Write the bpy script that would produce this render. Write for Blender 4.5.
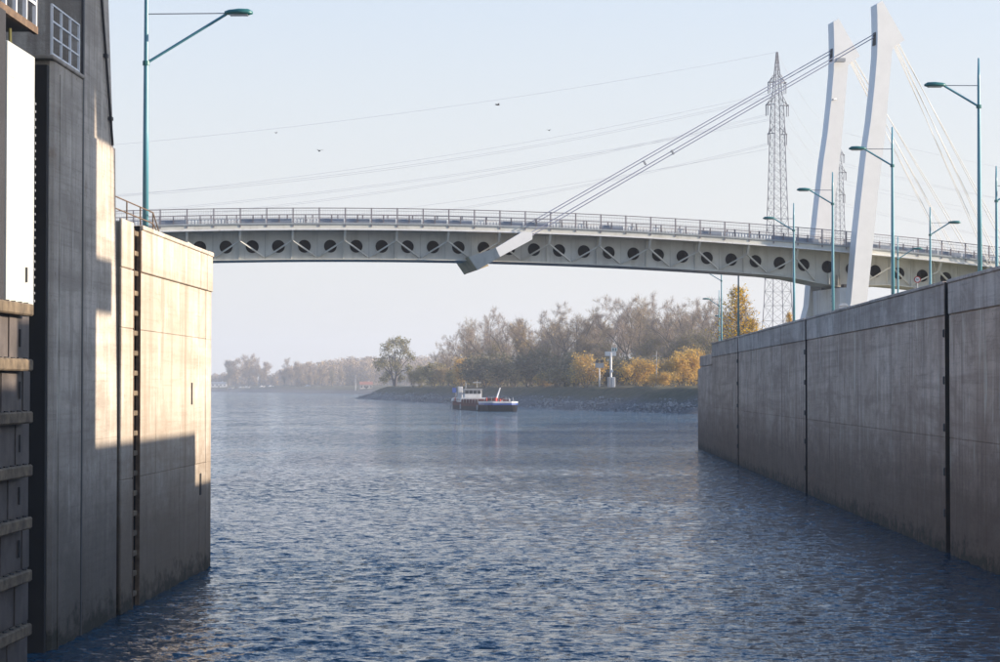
import bpy, math, random
import numpy as np
from mathutils import Vector, Matrix, Quaternion

R = math.radians
for o in list(bpy.data.objects):
    bpy.data.objects.remove(o)
SC = bpy.context.scene
COL = SC.collection

# ------------------------------------------------------------------ camera
F = 2119.0            # focal length in units of 1000-px picture width
CAMZ = 5.65           # eye height on the ship above the water
cam_d = bpy.data.cameras.new('camera')
cam = bpy.data.objects.new('camera', cam_d)
COL.objects.link(cam)
cam_d.sensor_width = 36.0
cam_d.lens = 36.0 * F / 1000.0
cam_d.clip_start = 0.5
cam_d.clip_end = 20000
cam.location = (0, 0, CAMZ)
YAW, PITCH = math.atan(52 / F), math.atan(55 / F)
cam.rotation_euler = (math.pi / 2 + PITCH, 0, YAW)
SC.camera = cam

# ------------------------------------------------------------------ world, sun, exposure
SUN_EL, SUN_AZ = 15.2, -2.0           # azimuth from +x towards +y, degrees
sunvec = Vector((math.cos(R(SUN_EL)) * math.cos(R(SUN_AZ)), math.cos(R(SUN_EL)) * math.sin(R(SUN_AZ)), math.sin(R(SUN_EL))))
W = bpy.data.worlds.new('World')
SC.world = W
W.use_nodes = True
wn = W.node_tree
sky = wn.nodes.new('ShaderNodeTexSky')
sky.sky_type = 'NISHITA'
sky.sun_disc = False
sky.sun_elevation = R(SUN_EL)
sky.sun_rotation = R(90 - SUN_AZ)
sky.altitude = 100
sky.air_density = 1.0
sky.dust_density = 1.6
sky.ozone_density = 4.0
bg = wn.nodes['Background']
bg.inputs['Strength'].default_value = 0.13
# autumn haze veil over the blue: thick near the horizon, thin overhead
tc = wn.nodes.new('ShaderNodeTexCoord'); sx = wn.nodes.new('ShaderNodeSeparateXYZ'); wn.links.new(tc.outputs['Generated'], sx.inputs[0])
ab = wn.nodes.new('ShaderNodeMath'); ab.operation = 'ABSOLUTE'; wn.links.new(sx.outputs[2], ab.inputs[0])
sq = wn.nodes.new('ShaderNodeMath'); sq.operation = 'POWER'; sq.inputs[1].default_value = 2.0; wn.links.new(ab.outputs[0], sq.inputs[0])
m1 = wn.nodes.new('ShaderNodeMath'); m1.operation = 'MULTIPLY'; m1.inputs[1].default_value = -11.0; wn.links.new(sq.outputs[0], m1.inputs[0])
ex = wn.nodes.new('ShaderNodeMath'); ex.operation = 'EXPONENT'; wn.links.new(m1.outputs[0], ex.inputs[0])
vm = wn.nodes.new('ShaderNodeMath'); vm.operation = 'MULTIPLY'; vm.inputs[1].default_value = .97; wn.links.new(ex.outputs[0], vm.inputs[0])
veil = wn.nodes.new('ShaderNodeMix'); veil.data_type = 'RGBA'
veil.inputs[7].default_value = (2.63, 2.62, 2.60, 1)
wn.links.new(vm.outputs[0], veil.inputs[0]); wn.links.new(sky.outputs[0], veil.inputs[6])
wn.links.new(veil.outputs[2], bg.inputs['Color'])

sl = bpy.data.lights.new('sun', 'SUN')
sl.energy = 3.9
sl.angle = R(0.55)
sl.color = (1.0, 0.85, 0.68)
sun = bpy.data.objects.new('sun', sl)
COL.objects.link(sun)
sun.location = (300, 0, 200)
sun.rotation_euler = sunvec.to_track_quat('Z', 'Y').to_euler()

SC.view_settings.view_transform = 'Standard'
SC.view_settings.look = 'None'
SC.view_settings.gamma = 1.0
SC.view_settings.use_curve_mapping = False
SC.view_settings.exposure = 1.3
SC.render.engine = 'CYCLES'
SC.cycles.use_denoising = True
SC.cycles.max_bounces = 8
SC.cycles.volume_bounces = 1
SC.cycles.transparent_max_bounces = 8
SC.cycles.caustics_reflective = True

# ------------------------------------------------------------------ helpers
_cy, _sy, _cp, _sp = math.cos(YAW), math.sin(YAW), math.cos(PITCH), math.sin(PITCH)
_fw = Vector((-_sy * _cp, _cy * _cp, _sp))
_rt = Vector((_cy, _sy, 0))
_up = _rt.cross(_fw)

def ray(px, py):
    return _fw + _rt * ((px - 500) / F) + _up * ((331 - py) / F)

def at(px, py, Y):                    # the point seen at (px,py) standing at distance Y
    d = ray(px, py)
    return Vector((0, 0, CAMZ)) + d * (Y / d.y)

class MB:
    def __init__(s):
        s.v, s.f, s.m = [], [], []
        s.cur = 0
    def add(s, vs, fs):
        b = len(s.v)
        s.v.extend(tuple(x) for x in vs)
        s.f.extend(tuple(i + b for i in f) for f in fs)
        s.m.extend([s.cur] * len(fs))
        return s
    def hexa(s, p):                   # 8 points: bottom ring 0-3, top ring 4-7
        return s.add(p, [(3, 2, 1, 0), (4, 5, 6, 7), (0, 1, 5, 4), (1, 2, 6, 5), (2, 3, 7, 6), (3, 0, 4, 7)])
    def box(s, x0, x1, y0, y1, z0, z1):
        return s.hexa([(x0, y0, z0), (x1, y0, z0), (x1, y1, z0), (x0, y1, z0), (x0, y0, z1), (x1, y0, z1), (x1, y1, z1), (x0, y1, z1)])
    def bar(s, a, b, w, h=None, up=(0, 0, 1)):
        a, b = Vector(a), Vector(b)
        h = w if h is None else h
        d = (b - a).normalized()
        u = Vector(up)
        if abs(d.dot(u)) > .98:
            u = Vector((1, 0, 0))
        r = d.cross(u).normalized() * (w / 2)
        t = r.normalized().cross(d).normalized() * (h / 2)
        return s.hexa([a - r - t, a + r - t, b + r - t, b - r - t, a - r + t, a + r + t, b + r + t, b - r + t])
    def tube(s, pts, rad, n=8, cap=True):
        pts = [Vector(p) for p in pts]
        rr = rad if isinstance(rad, (list, tuple)) else [rad] * len(pts)
        vs, fs = [], []
        for i, p in enumerate(pts):
            d = (pts[min(i + 1, len(pts) - 1)] - pts[max(i - 1, 0)]).normalized()
            u = Vector((0, 0, 1)) if abs(d.z) < .9 else Vector((1, 0, 0))
            r = d.cross(u).normalized()
            t = r.cross(d)
            for k in range(n):
                a = 2 * math.pi * k / n
                vs.append(p + (r * math.cos(a) + t * math.sin(a)) * rr[i])
        for i in range(len(pts) - 1):
            for k in range(n):
                fs.append((i * n + k, i * n + (k + 1) % n, (i + 1) * n + (k + 1) % n, (i + 1) * n + k))
        if cap:
            fs.append(tuple(range(n - 1, -1, -1)))
            fs.append(tuple((len(pts) - 1) * n + k for k in range(n)))
        return s.add(vs, fs)
    def loft(s, rings, cap=True, closed=True):
        n = len(rings[0])
        vs = [p for r in rings for p in r]
        fs = []
        for i in range(len(rings) - 1):
            for k in range(n if closed else n - 1):
                fs.append((i * n + k, i * n + (k + 1) % n, (i + 1) * n + (k + 1) % n, (i + 1) * n + k))
        if cap:
            fs.append(tuple(range(n - 1, -1, -1)))
            fs.append(tuple((len(rings) - 1) * n + k for k in range(n)))
        return s.add(vs, fs)
    def prism(s, poly, fn, a, b):     # poly of (p,q); fn(p,q,w) -> xyz ; extruded from w=a to w=b
        return s.loft([[fn(p, q, a) for p, q in poly], [fn(p, q, b) for p, q in poly]])
    def mesh(s, name, mats, smooth=False):
        me = bpy.data.meshes.new(name)
        me.from_pydata([tuple(map(float, v)) for v in s.v], [], s.f)
        for m in (mats if isinstance(mats, (list, tuple)) else [mats]):
            me.materials.append(m)
        if any(s.m):
            me.polygons.foreach_set('material_index', s.m)
        if smooth:
            me.polygons.foreach_set('use_smooth', [True] * len(me.polygons))
        me.update()
        return me
    def build(s, name, mats, parent=None, smooth=False, bevel=0):
        me = s.mesh(name, mats, smooth)
        import bmesh
        bm = bmesh.new(); bm.from_mesh(me)
        bmesh.ops.recalc_face_normals(bm, faces=bm.faces)
        bm.to_mesh(me); bm.free()
        return link(name, me, parent, bevel)

def link(name, me, parent=None, bevel=0):
    o = bpy.data.objects.new(name, me)
    COL.objects.link(o)
    if parent is not None:
        o.parent = parent
    if bevel:
        b = o.modifiers.new('bevel', 'BEVEL'); b.width = bevel; b.segments = 1; b.limit_method = 'ANGLE'
    return o

def tag(o, label, cat, group=None):
    o['label'] = label; o['category'] = cat
    if group: o['group'] = group
    return o

def thing(name, label, cat, loc=(0, 0, 0), rz=0, group=None):
    o = bpy.data.objects.new(name, None)
    o.empty_display_size = .3
    COL.objects.link(o)
    o.location = loc; o.rotation_euler = (0, 0, rz)
    return tag(o, label, cat, group)

def kind(o, k):
    o['kind'] = k
    return o

def copy_tree(src, parent=None):
    c = src.copy(); COL.objects.link(c)
    c.parent = parent
    for ch in src.children:
        copy_tree(ch, c)
    return c

# ------------------------------------------------------------------ materials
def newmat(name):
    m = bpy.data.materials.new(name); m.use_nodes = True
    return m, m.node_tree, m.node_tree.nodes['Principled BSDF']

def N(t, ty, **kw):
    n = t.nodes.new(ty)
    for k, v in kw.items():
        if k in n.inputs: n.inputs[k].default_value = v
        else: setattr(n, k, v)
    return n

def mixc(t, fac, a, b, mode='MIX'):
    m = t.nodes.new('ShaderNodeMix'); m.data_type = 'RGBA'; m.blend_type = mode
    for s, v in ((m.inputs[0], fac), (m.inputs[6], a), (m.inputs[7], b)):
        if hasattr(v, 'is_linked') or hasattr(v, 'links'): t.links.new(v, s)
        elif isinstance(v, (int, float)): s.default_value = v
        else: s.default_value = (*v, 1)
    return m.outputs[2]

def ramp(t, src, lo, hi, a=0.0, b=1.0):
    r = t.nodes.new('ShaderNodeMapRange')
    t.links.new(src, r.inputs[0])
    for i, v in enumerate((lo, hi, a, b)): r.inputs[i + 1].default_value = v
    return r.outputs[0]

def noise(t, vec, scale, detail=4, rough=.55, mapping=None, dist=0.0):
    n = t.nodes.new('ShaderNodeTexNoise')
    n.inputs['Scale'].default_value = scale; n.inputs['Detail'].default_value = detail; n.inputs['Roughness'].default_value = rough; n.inputs['Distortion'].default_value = dist
    if mapping:
        mp = t.nodes.new('ShaderNodeMapping'); mp.inputs['Scale'].default_value = mapping
        t.links.new(vec, mp.inputs[0]); vec = mp.outputs[0]
    t.links.new(vec, n.inputs['Vector'])
    return n.outputs['Fac']

def bump(t, bs, h, strength, dist):
    b = t.nodes.new('ShaderNodeBump'); b.inputs['Strength'].default_value = strength; b.inputs['Distance'].default_value = dist
    t.links.new(h, b.inputs['Height']); t.links.new(b.outputs[0], bs.inputs['Normal'])

def paint(name, col, rough=.5, metal=0.0, var=.12, grime=None, scale=1.0, spec=.5):
    m, t, b = newmat(name)
    p = N(t, 'ShaderNodeNewGeometry').outputs['Position']
    n1 = noise(t, p, .9 * scale, 6, .6)
    n2 = noise(t, p, 2.0 * scale, 5, .65, (1, 1, .12))
    dark = tuple(c * (1 - var * 2.2) for c in col)
    c = mixc(t, ramp(t, n1, .35, .7), dark if var else col, col)
    if grime:
        c = mixc(t, ramp(t, n2, .52, .72, 0, .55), c, grime)
    t.links.new(c, b.inputs['Base Color'])
    b.inputs['Roughness'].default_value = rough; b.inputs['Metallic'].default_value = metal
    b.inputs['Specular IOR Level'].default_value = spec
    return m

def concrete(name, light, dark, stain, tide=True, rust=(.16, .075, .03), silt=None):
    m, t, b = newmat(name)
    p = N(t, 'ShaderNodeNewGeometry').outputs['Position']
    oi = N(t, 'ShaderNodeObjectInfo').outputs['Random']
    big = noise(t, p, .22, 6, .6)
    mid = noise(t, p, 1.3, 8, .68)
    fine = noise(t, p, 14, 5, .7)
    streak = noise(t, p, 1.0, 6, .62, (1.7, 1.7, .09), .6)
    streak2 = noise(t, p, 1.0, 5, .6, (5, 5, .3), .8)
    band = noise(t, p, 1.0, 5, .6, (.06, .06, 1.3), .7)
    c = mixc(t, ramp(t, big, .38, .62), dark, light)
    c = mixc(t, ramp(t, oi, 0, 1, .0, .22), c, dark)
    c = mixc(t, ramp(t, mid, .46, .70, 0, .8), c, dark)
    c = mixc(t, ramp(t, band, .48, .66, 0, .75), c, tuple((a_ + 2 * b_) / 3 for a_, b_ in zip(stain, dark)))
    c = mixc(t, ramp(t, streak, .50, .70, 0, .65), c, stain)
    c = mixc(t, ramp(t, streak2, .54, .72, 0, .5), c, stain)
    c = mixc(t, ramp(t, fine, .58, .74, 0, .7), c, stain)
    patch = noise(t, p, 1.0, 7, .66, (.3, .3, .7), .5)
    c = mixc(t, ramp(t, patch, .48, .62, 0, .7), c, tuple((a_ + b_) / 2 for a_, b_ in zip(stain, dark)))
    boards = noise(t, p, 1.0, 4, .7, (.4, .4, 15.0))
    c = mixc(t, ramp(t, boards, .55, .70, 0, .3), c, stain)
    rn = noise(t, p, .9, 7, .7, (1, 1, .45))
    c = mixc(t, ramp(t, rn, .63, .74, 0, .5), c, rust)
    spk = noise(t, p, 5.5, 6, .75, (1, 1, .6))
    c = mixc(t, ramp(t, spk, .645, .70, 0, .8), c, tuple(x * .75 for x in rust))
    pale = noise(t, p, 1.0, 5, .6, (1.7, 1.7, .35))
    c = mixc(t, ramp(t, pale, .58, .72, 0, .5), c, tuple(min(.8, x * 1.35) for x in light))
    sep = N(t, 'ShaderNodeSeparateXYZ'); t.links.new(p, sep.inputs[0])
    if tide:                                  # algae and silt left by the changing water level
        ad = N(t, 'ShaderNodeMath', operation='MULTIPLY_ADD'); t.links.new(noise(t, p, 1.4, 8, .7, (1, 1, 1.6)), ad.inputs[0]); ad.inputs[1].default_value = 2.6
        t.links.new(sep.outputs[2], ad.inputs[2])
        if silt:
            c = mixc(t, ramp(t, ad.outputs[0], 3.2, 7.0, .7, 0), c, silt)
        c = mixc(t, ramp(t, ad.outputs[0], 1.6, 5.2, .75, 0), c, tuple(x * .55 for x in stain))
        c = mixc(t, ramp(t, ad.outputs[0], 1.35, 1.9, .8, 0), c, (.022, .024, .017))
    t.links.new(c, b.inputs['Base Color'])
    b.inputs['Roughness'].default_value = .88
    b.inputs['Specular IOR Level'].default_value = .25
    hb = N(t, 'ShaderNodeMath', operation='ADD'); t.links.new(mid, hb.inputs[0]); t.links.new(fine, hb.inputs[1])
    # shuttering boards: fine horizontal ridges
    wv = N(t, 'ShaderNodeTexWave', wave_type='BANDS', bands_direction='Z'); wv.inputs['Scale'].default_value = 1.7; wv.inputs['Distortion'].default_value = .25
    t.links.new(p, wv.inputs[0])
    hb2 = N(t, 'ShaderNodeMath', operation='MULTIPLY_ADD'); t.links.new(wv.outputs['Fac'], hb2.inputs[0]); hb2.inputs[1].default_value = .1; t.links.new(hb.outputs[0], hb2.inputs[2])
    bump(t, b, hb2.outputs[0], .5, .03)
    return m

def leafmat(name, cols, trans=.3):
    """foliage tinted per clump"""
    m, t, b = newmat(name)
    g = N(t, 'ShaderNodeNewGeometry')
    n1 = noise(t, g.outputs['Position'], .35, 4, .6)
    c = mixc(t, ramp(t, n1, .38, .62), cols[0], cols[1])
    ri = g.outputs['Random Per Island']
    c = mixc(t, ramp(t, ri, .35, 1, 0, .85), c, cols[2])
    t.links.new(c, b.inputs['Base Color'])
    b.inputs['Roughness'].default_value = .7
    b.inputs['Specular IOR Level'].default_value = .2
    tr = N(t, 'ShaderNodeBsdfTranslucent'); t.links.new(c, tr.inputs[0])
    mx = N(t, 'ShaderNodeMixShader'); mx.inputs[0].default_value = trans
    t.links.new(b.outputs[0], mx.inputs[1]); t.links.new(tr.outputs[0], mx.inputs[2])
    t.links.new(mx.outputs[0], t.nodes['Material Output'].inputs[0])
    return m

M = {}
M['wall_r'] = concrete('lock_concrete_grey', (.70, .555, .45), (.52, .385, .295), (.16, .105, .078), silt=(.145, .095, .066))
M['wall_r_top'] = concrete('lock_concrete_parapet', (.66, .57, .50), (.49, .405, .345), (.17, .125, .10), tide=False)
M['wall_l'] = concrete('lock_concrete_pale', (.57, .52, .45), (.46, .405, .335), (.25, .19, .135), silt=(.15, .115, .085))
M['tower'] = concrete('tower_concrete', (.62, .55, .47), (.44, .385, .325), (.16, .135, .108), silt=(.16, .135, .11))
M['tower_back'] = concrete('tower_concrete_shaded', (.15, .145, .14), (.10, .095, .092), (.04, .038, .036), tide=False)  # tower concrete again, with the shade of the set-back wall in its colour
M['niche'] = paint('niche_shade_black', (.018, .017, .017), .9)  # near-black stands in for the shade inside niches and recesses
M['wood'] = paint('fender_timber', (.22, .165, .105), .85, var=.3, grime=(.10, .075, .05), scale=4)
M['gate_pale'] = paint('gate_paint_pale', (.50, .515, .48), .5, var=.06, grime=(.40, .39, .35))
M['gate_dark'] = paint('gate_plate_weathered', (.12, .10, .09), .6, var=.25, grime=(.06, .05, .045), scale=2)
M['steel_dark'] = paint('dark_steel', (.05, .05, .055), .55, .3)
M['rust'] = paint('rusty_steel', (.19, .125, .08), .85, var=.25, grime=(.13, .07, .04), scale=4)
M['white'] = paint('white_paint', (.74, .74, .74), .45, var=.06, grime=(.42, .38, .32), scale=2)
M['galv'] = paint('galvanised_steel', (.36, .37, .39), .5, .35, var=.1)
M['rail'] = paint('railing_paint_grey', (.235, .215, .235), .55, .1, var=.1)
M['teal'] = paint('lamp_teal_paint', (.12, .33, .40), .3, .0, var=.08, spec=.6)
M['teal_head'] = paint('lamp_head_teal', (.025, .15, .15), .4, .0, var=.08)
M['lens'] = paint('lamp_lens', (.4, .42, .42), .2, 0, var=.03)
M['bridge'] = paint('bridge_paint_grey', (.63, .62, .56), .55, var=.08, grime=(.33, .31, .26), scale=.8)
M['pylon'] = paint('pylon_paint_white', (.80, .80, .79), .5, var=.03)
M['pier'] = paint('pier_concrete_pale', (.80, .77, .72), .8, var=.06, grime=(.42, .35, .29), scale=.7)
M['bearing'] = paint('anchor_bounce_ochre', (.62, .50, .30), .8, var=.1, grime=(.28, .2, .12))  # ochre lightened to carry sunlight reflected from water and wall
M['dark'] = paint('black_paint_and_shade', (.03, .03, .035), .8)  # plain black things, and shade coloured into the girder's inside
M['asphalt'] = paint('asphalt', (.055, .055, .055), .9)
M['kerb'] = paint('kerb_plate_grey', (.33, .36, .38), .6, var=.1)
M['blue_guard'] = paint('guard_plate_blue', (.27, .32, .40), .5)
M['cable_dark'] = paint('cable_blue_grey', (.36, .37, .47), .45, .2, var=.05)
M['cable_white'] = paint('cable_white', (.60, .58, .54), .5, var=.03)
M['lattice'] = paint('lattice_steel', (.15, .155, .19), .6, .2)
M['wire'] = paint('power_wire', (.48, .48, .53), .6, .2, var=0.0)
M['grass'] = paint('quay_grass', (.10, .11, .035), .95, var=.3, grime=(.2, .16, .07), scale=.3)
M['bark'] = paint('bark', (.13, .11, .10), .9, var=.2)
M['red'] = paint('red_paint', (.45, .03, .025), .5, var=.03)

def m_twig(name, c1, c2):
    return leafmat(name, (c1, c2, tuple((a + b) / 2 for a, b in zip(c1, c2))), .12)
M['twig'] = m_twig('twigs_grey_brown', (.34, .265, .21), (.25, .20, .17))
M['twig2'] = m_twig('twigs_ochre', (.34, .26, .16), (.25, .20, .15))
M['leaf_olive'] = leafmat('leaves_olive', ((.20, .185, .07), (.30, .24, .08), (.12, .13, .06)))
M['leaf_gold'] = leafmat('leaves_gold', ((.66, .44, .09), (.60, .36, .07), (.42, .30, .11)), .4)
M['leaf_amber'] = leafmat('leaves_amber', ((.80, .54, .04), (.74, .42, .025), (.44, .32, .05)), .45)
M['leaf_dark'] = leafmat('leaves_dark', ((.13, .13, .075), (.19, .16, .085), (.10, .105, .065)))
M['leaf_dun'] = leafmat('leaves_dun', ((.42, .30, .15), (.34, .26, .15), (.52, .36, .12)))

def bank_material():
    m, t, b = newmat('bank_stone_and_grass')
    p = N(t, 'ShaderNodeNewGeometry').outputs['Position']
    st = noise(t, p, 1.6, 8, .75)
    big = noise(t, p, .06, 6, .65)
    stone = mixc(t, ramp(t, st, .38, .64), (.075, .07, .07), (.25, .24, .235))
    grass = mixc(t, ramp(t, noise(t, p, .5, 7, .7), .35, .65), (.075, .075, .045), (.16, .135, .08))
    sep = N(t, 'ShaderNodeSeparateXYZ'); t.links.new(p, sep.inputs[0])
    ad = N(t, 'ShaderNodeMath', operation='MULTIPLY_ADD'); t.links.new(big, ad.inputs[0]); ad.inputs[1].default_value = 5.0; t.links.new(sep.outputs[2], ad.inputs[2])
    c = mixc(t, ramp(t, ad.outputs[0], 4.1, 5.0), stone, mixc(t, .45, stone, grass))
    c = mixc(t, ramp(t, ad.outputs[0], 4.9, 6.2), c, grass)
    t.links.new(c, b.inputs['Base Color']); b.inputs['Roughness'].default_value = .95; b.inputs['Specular IOR Level'].default_value = .15
    bump(t, b, st, 1.0, .5)
    return m
M['bank'] = bank_material()
M['stone'] = paint('riprap_stone', (.40, .39, .38), .9, var=.3, scale=1.2)

WAVE_NEAR, WAVE_FAR = 1.4, 3.4
def water_material():
    m, t, b = newmat('river_water')
    p = N(t, 'ShaderNodeNewGeometry').outputs['Position']
    b.inputs['Base Color'].default_value = (.009, .056, .098, 1)
    b.inputs['Roughness'].default_value = .07
    b.inputs['IOR'].default_value = 1.333
    b.inputs['Specular Tint'].default_value = (.56, .76, .96, 1)
    sp = N(t, 'ShaderNodeSeparateXYZ'); t.links.new(p, sp.inputs[0])
    def cnoise(scale, detail, mapping):
        n = t.nodes.new('ShaderNodeTexNoise'); n.inputs['Scale'].default_value = scale; n.inputs['Detail'].default_value = detail; n.inputs['Roughness'].default_value = .6
        mp = t.nodes.new('ShaderNodeMapping'); mp.inputs['Scale'].default_value = mapping
        t.links.new(p, mp.inputs[0]); t.links.new(mp.outputs[0], n.inputs['Vector'])
        sb = N(t, 'ShaderNodeVectorMath', operation='SUBTRACT'); t.links.new(n.outputs['Color'], sb.inputs[0]); sb.inputs[1].default_value = (.5, .5, .5)
        return sb.outputs[0]
    # wavelet slopes: metre-long chop and finer ripples; the chamber is sheltered, the open river is choppier
    chop = cnoise(1.0, 2, (2.3, 4.3, 1)); rip = cnoise(1.0, 2, (7.0, 12.0, 1))
    gust = ramp(t, noise(t, p, 1.0, 4, .6, (.012, .030, 1)), .36, .64, .45, 1.4)
    open_w = ramp(t, sp.outputs[1], 60, 240, WAVE_NEAR, WAVE_FAR)
    gm = N(t, 'ShaderNodeMath', operation='MULTIPLY'); t.links.new(gust, gm.inputs[0]); t.links.new(open_w, gm.inputs[1])
    c1 = N(t, 'ShaderNodeVectorMath', operation='SCALE'); t.links.new(chop, c1.inputs[0]); t.links.new(gm.outputs[0], c1.inputs['Scale'])
    c2 = N(t, 'ShaderNodeVectorMath', operation='SCALE'); t.links.new(rip, c2.inputs[0]); c2.inputs['Scale'].default_value = 1.1
    # wave groups, readable far out on the open river
    c3 = N(t, 'ShaderNodeVectorMath', operation='SCALE'); t.links.new(cnoise(1.0, 3, (.55, .10, 1)), c3.inputs[0]); t.links.new(ramp(t, sp.outputs[1], 90, 320, 0.0, .9), c3.inputs['Scale'])
    s0 = N(t, 'ShaderNodeVectorMath', operation='ADD'); t.links.new(c1.outputs[0], s0.inputs[0]); t.links.new(c3.outputs[0], s0.inputs[1])
    sm = N(t, 'ShaderNodeVectorMath', operation='ADD'); t.links.new(s0.outputs[0], sm.inputs[0]); t.links.new(c2.outputs[0], sm.inputs[1])
    fl = N(t, 'ShaderNodeVectorMath', operation='MULTIPLY'); t.links.new(sm.outputs[0], fl.inputs[0]); fl.inputs[1].default_value = (.75, 1.0, 0)
    gn = t.nodes.new('ShaderNodeNewGeometry')
    an = N(t, 'ShaderNodeVectorMath', operation='ADD'); t.links.new(gn.outputs['Normal'], an.inputs[0]); t.links.new(fl.outputs[0], an.inputs[1])
    nm = N(t, 'ShaderNodeVectorMath', operation='NORMALIZE'); t.links.new(an.outputs[0], nm.inputs[0])
    t.links.new(nm.outputs[0], b.inputs['Normal'])
    return m
M['water'] = water_material()

rng = random.Random(7)
nr = np.random.default_rng(11)

# ------------------------------------------------------------------ water (real wavelets near the camera, fading to a plain sheet)
def build_water():
    xs = np.arange(-34, 34.01, .125)
    ys = [34.0]
    while ys[-1] < 250:
        ys.append(ys[-1] + max(.09, .003 * ys[-1]))
    ys = np.array(ys)
    X, Y = np.meshgrid(xs, ys)
    Z = np.zeros_like(X)
    step = np.maximum(.09, .003 * Y)
    for k in range(90):
        lam = .36 * (4.6 ** nr.random())
        th = R(90 + 18 + nr.normal() * 34)           # mostly running along the chamber
        kx, ky = math.cos(th) * 2 * math.pi / lam, math.sin(th) * 2 * math.pi / lam
        slope = .022 * (1.0 if lam < .9 else .6)
        amp = slope * lam / (2 * math.pi)
        vis = np.clip((lam / np.maximum(step, .125) - 2.6) / 1.6, 0, 1)
        ph = kx * X + ky * Y + nr.random() * 6.28
        s = np.sin(ph)
        Z += amp * (s + .25 * np.cos(2 * ph)) * vis
    gx = np.zeros_like(X)
    for k in range(7):                               # gusty patches
        th = nr.random() * 6.28; lam = 14 + 30 * nr.random()
        gx += np.sin((math.cos(th) * X + math.sin(th) * Y) * 6.283 / lam + nr.random() * 6.28)
    Z *= np.clip(1.0 + .16 * gx, .5, 1.5)
    fade = np.clip((248 - Y) / 70, 0, 1) * np.clip((34 - np.abs(X)) / 6, 0, 1) * np.clip((Y - 34) / 2, 0, 1)
    Z *= fade
    ny, nx = X.shape
    V = np.stack([X, Y, Z], -1).reshape(-1, 3)
    idx = np.arange(ny * nx).reshape(ny, nx)
    Q = np.stack([idx[:-1, :-1], idx[:-1, 1:], idx[1:, 1:], idx[1:, :-1]], -1).reshape(-1, 4)
    x0, x1, y0, y1 = float(xs[0]), float(xs[-1]), float(ys[0]), float(ys[-1])
    B = 3800.0
    ex = np.array([(-B, -400, 0), (B, -400, 0), (B, y0, 0), (x1, y0, 0), (x0, y0, 0), (-B, y0, 0),
                   (-B, y1, 0), (x0, y1, 0), (x1, y1, 0), (B, y1, 0), (B, B, 0), (-B, B, 0)])
    n0 = len(V)
    V = np.vstack([V, ex])
    fs = Q.tolist() + [[n0 + i for i in f] for f in ((0, 1, 2, 3, 4, 5), (5, 4, 7, 6), (3, 2, 9, 8), (6, 7, 8, 9, 10, 11))]
    me = bpy.data.meshes.new('water')
    me.from_pydata(V.tolist(), [], fs)
    me.materials.append(M['water'])
    me.polygons.foreach_set('use_smooth', [True] * len(me.polygons))
    o = link('water', me)
    kind(o, 'structure')
build_water()

# ------------------------------------------------------------------ terrain
def dist_inside(poly, X, Y):
    P = np.array(poly, float); Qp = np.roll(P, -1, 0)
    best = np.full(X.shape, 1e9); inside = np.zeros(X.shape, bool)
    for (ax, ay), (bx, by) in zip(P, Qp):
        dx, dy = bx - ax, by - ay
        t = np.clip(((X - ax) * dx + (Y - ay) * dy) / (dx * dx + dy * dy), 0, 1)
        best = np.minimum(best, np.hypot(X - ax - t * dx, Y - ay - t * dy))
        if ay != by:
            c = ((ay > Y) != (by > Y)) & (X < (bx - ax) * (Y - ay) / (by - ay) + ax)
            inside ^= c
    return np.where(inside, best, -best)

def wob(X, Y, s, seed):
    r = np.random.default_rng(seed); Z = np.zeros(X.shape)
    for k in range(10):
        th = r.random() * 6.28; lam = s * (.4 + 1.6 * r.random())
        Z += np.sin((math.cos(th) * X + math.sin(th) * Y) * 6.283 / lam + r.random() * 6.28)
    return Z / 4

def terrain(name, poly, xs, ys, prof, wobble, seed):
    X, Y = np.meshgrid(xs, ys)
    d = dist_inside(poly, X, Y) + wob(X, Y, 30, seed) * wobble
    Z = np.interp(d, [p[0] for p in prof], [p[1] for p in prof])
    Z = Z + wob(X, Y, 9, seed + 1) * .22 * np.clip(d / 4 + 1, 0, 1) + wob(X, Y, 60, seed + 2) * .35 * np.clip((d - 22) / 20, 0, 1)
    ny, nx = X.shape
    idx = np.arange(ny * nx).reshape(ny, nx)
    Q = np.stack([idx[:-1, :-1], idx[:-1, 1:], idx[1:, 1:], idx[1:, :-1]], -1).reshape(-1, 4)
    keep = (d.reshape(-1)[Q] > -9).any(1)
    V = np.stack([X, Y, Z], -1).reshape(-1, 3)
    used = np.unique(Q[keep]); re = np.full(len(V), -1); re[used] = np.arange(len(used))
    me = bpy.data.meshes.new(name)
    me.from_pydata(V[used].tolist(), [], re[Q[keep]].tolist())
    me.materials.append(M['bank'])
    me.polygons.foreach_set('use_smooth', [True] * len(me.polygons))
    return kind(link(name, me), 'structure')

ISL = [(-89, 958), (-52, 770), (-30, 676), (-4.5, 557), (6.6, 499), (19, 460), (28.9, 428), (60, 402), (150, 380), (900, 360), (900, 1500), (300, 1350), (40, 1120), (-60, 1010)]
PROF = [(-9, -1.6), (0, 0.0), (3, 1.4), (5, 1.7), (6.5, 2.1), (12, 5.1), (15, 5.4), (60, 6.2), (400, 7.5)]
xs_i = np.concatenate([np.arange(-110, 80, 2.0), np.arange(80, 300, 8), np.arange(300, 940, 40)])
ys_i = np.concatenate([np.arange(345, 520, 2.0), np.arange(520, 1040, 4.0), np.arange(1040, 1560, 20)])
terrain('island_bank', ISL, xs_i, ys_i, PROF, 1.4, 3)
FAR = [(-1200, 2700), (-346, 2150), (-200, 1680), (-143, 1500), (-60, 1400), (60, 1440), (400, 1700), (1500, 1900), (3600, 2000), (3600, 3700), (-3600, 3700), (-3600, 2800)]
PROFF = [(-9, -1.6), (0, 0), (14, 2.6), (22, 3.4), (40, 5.0), (200, 6.5), (900, 14)]
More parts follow.
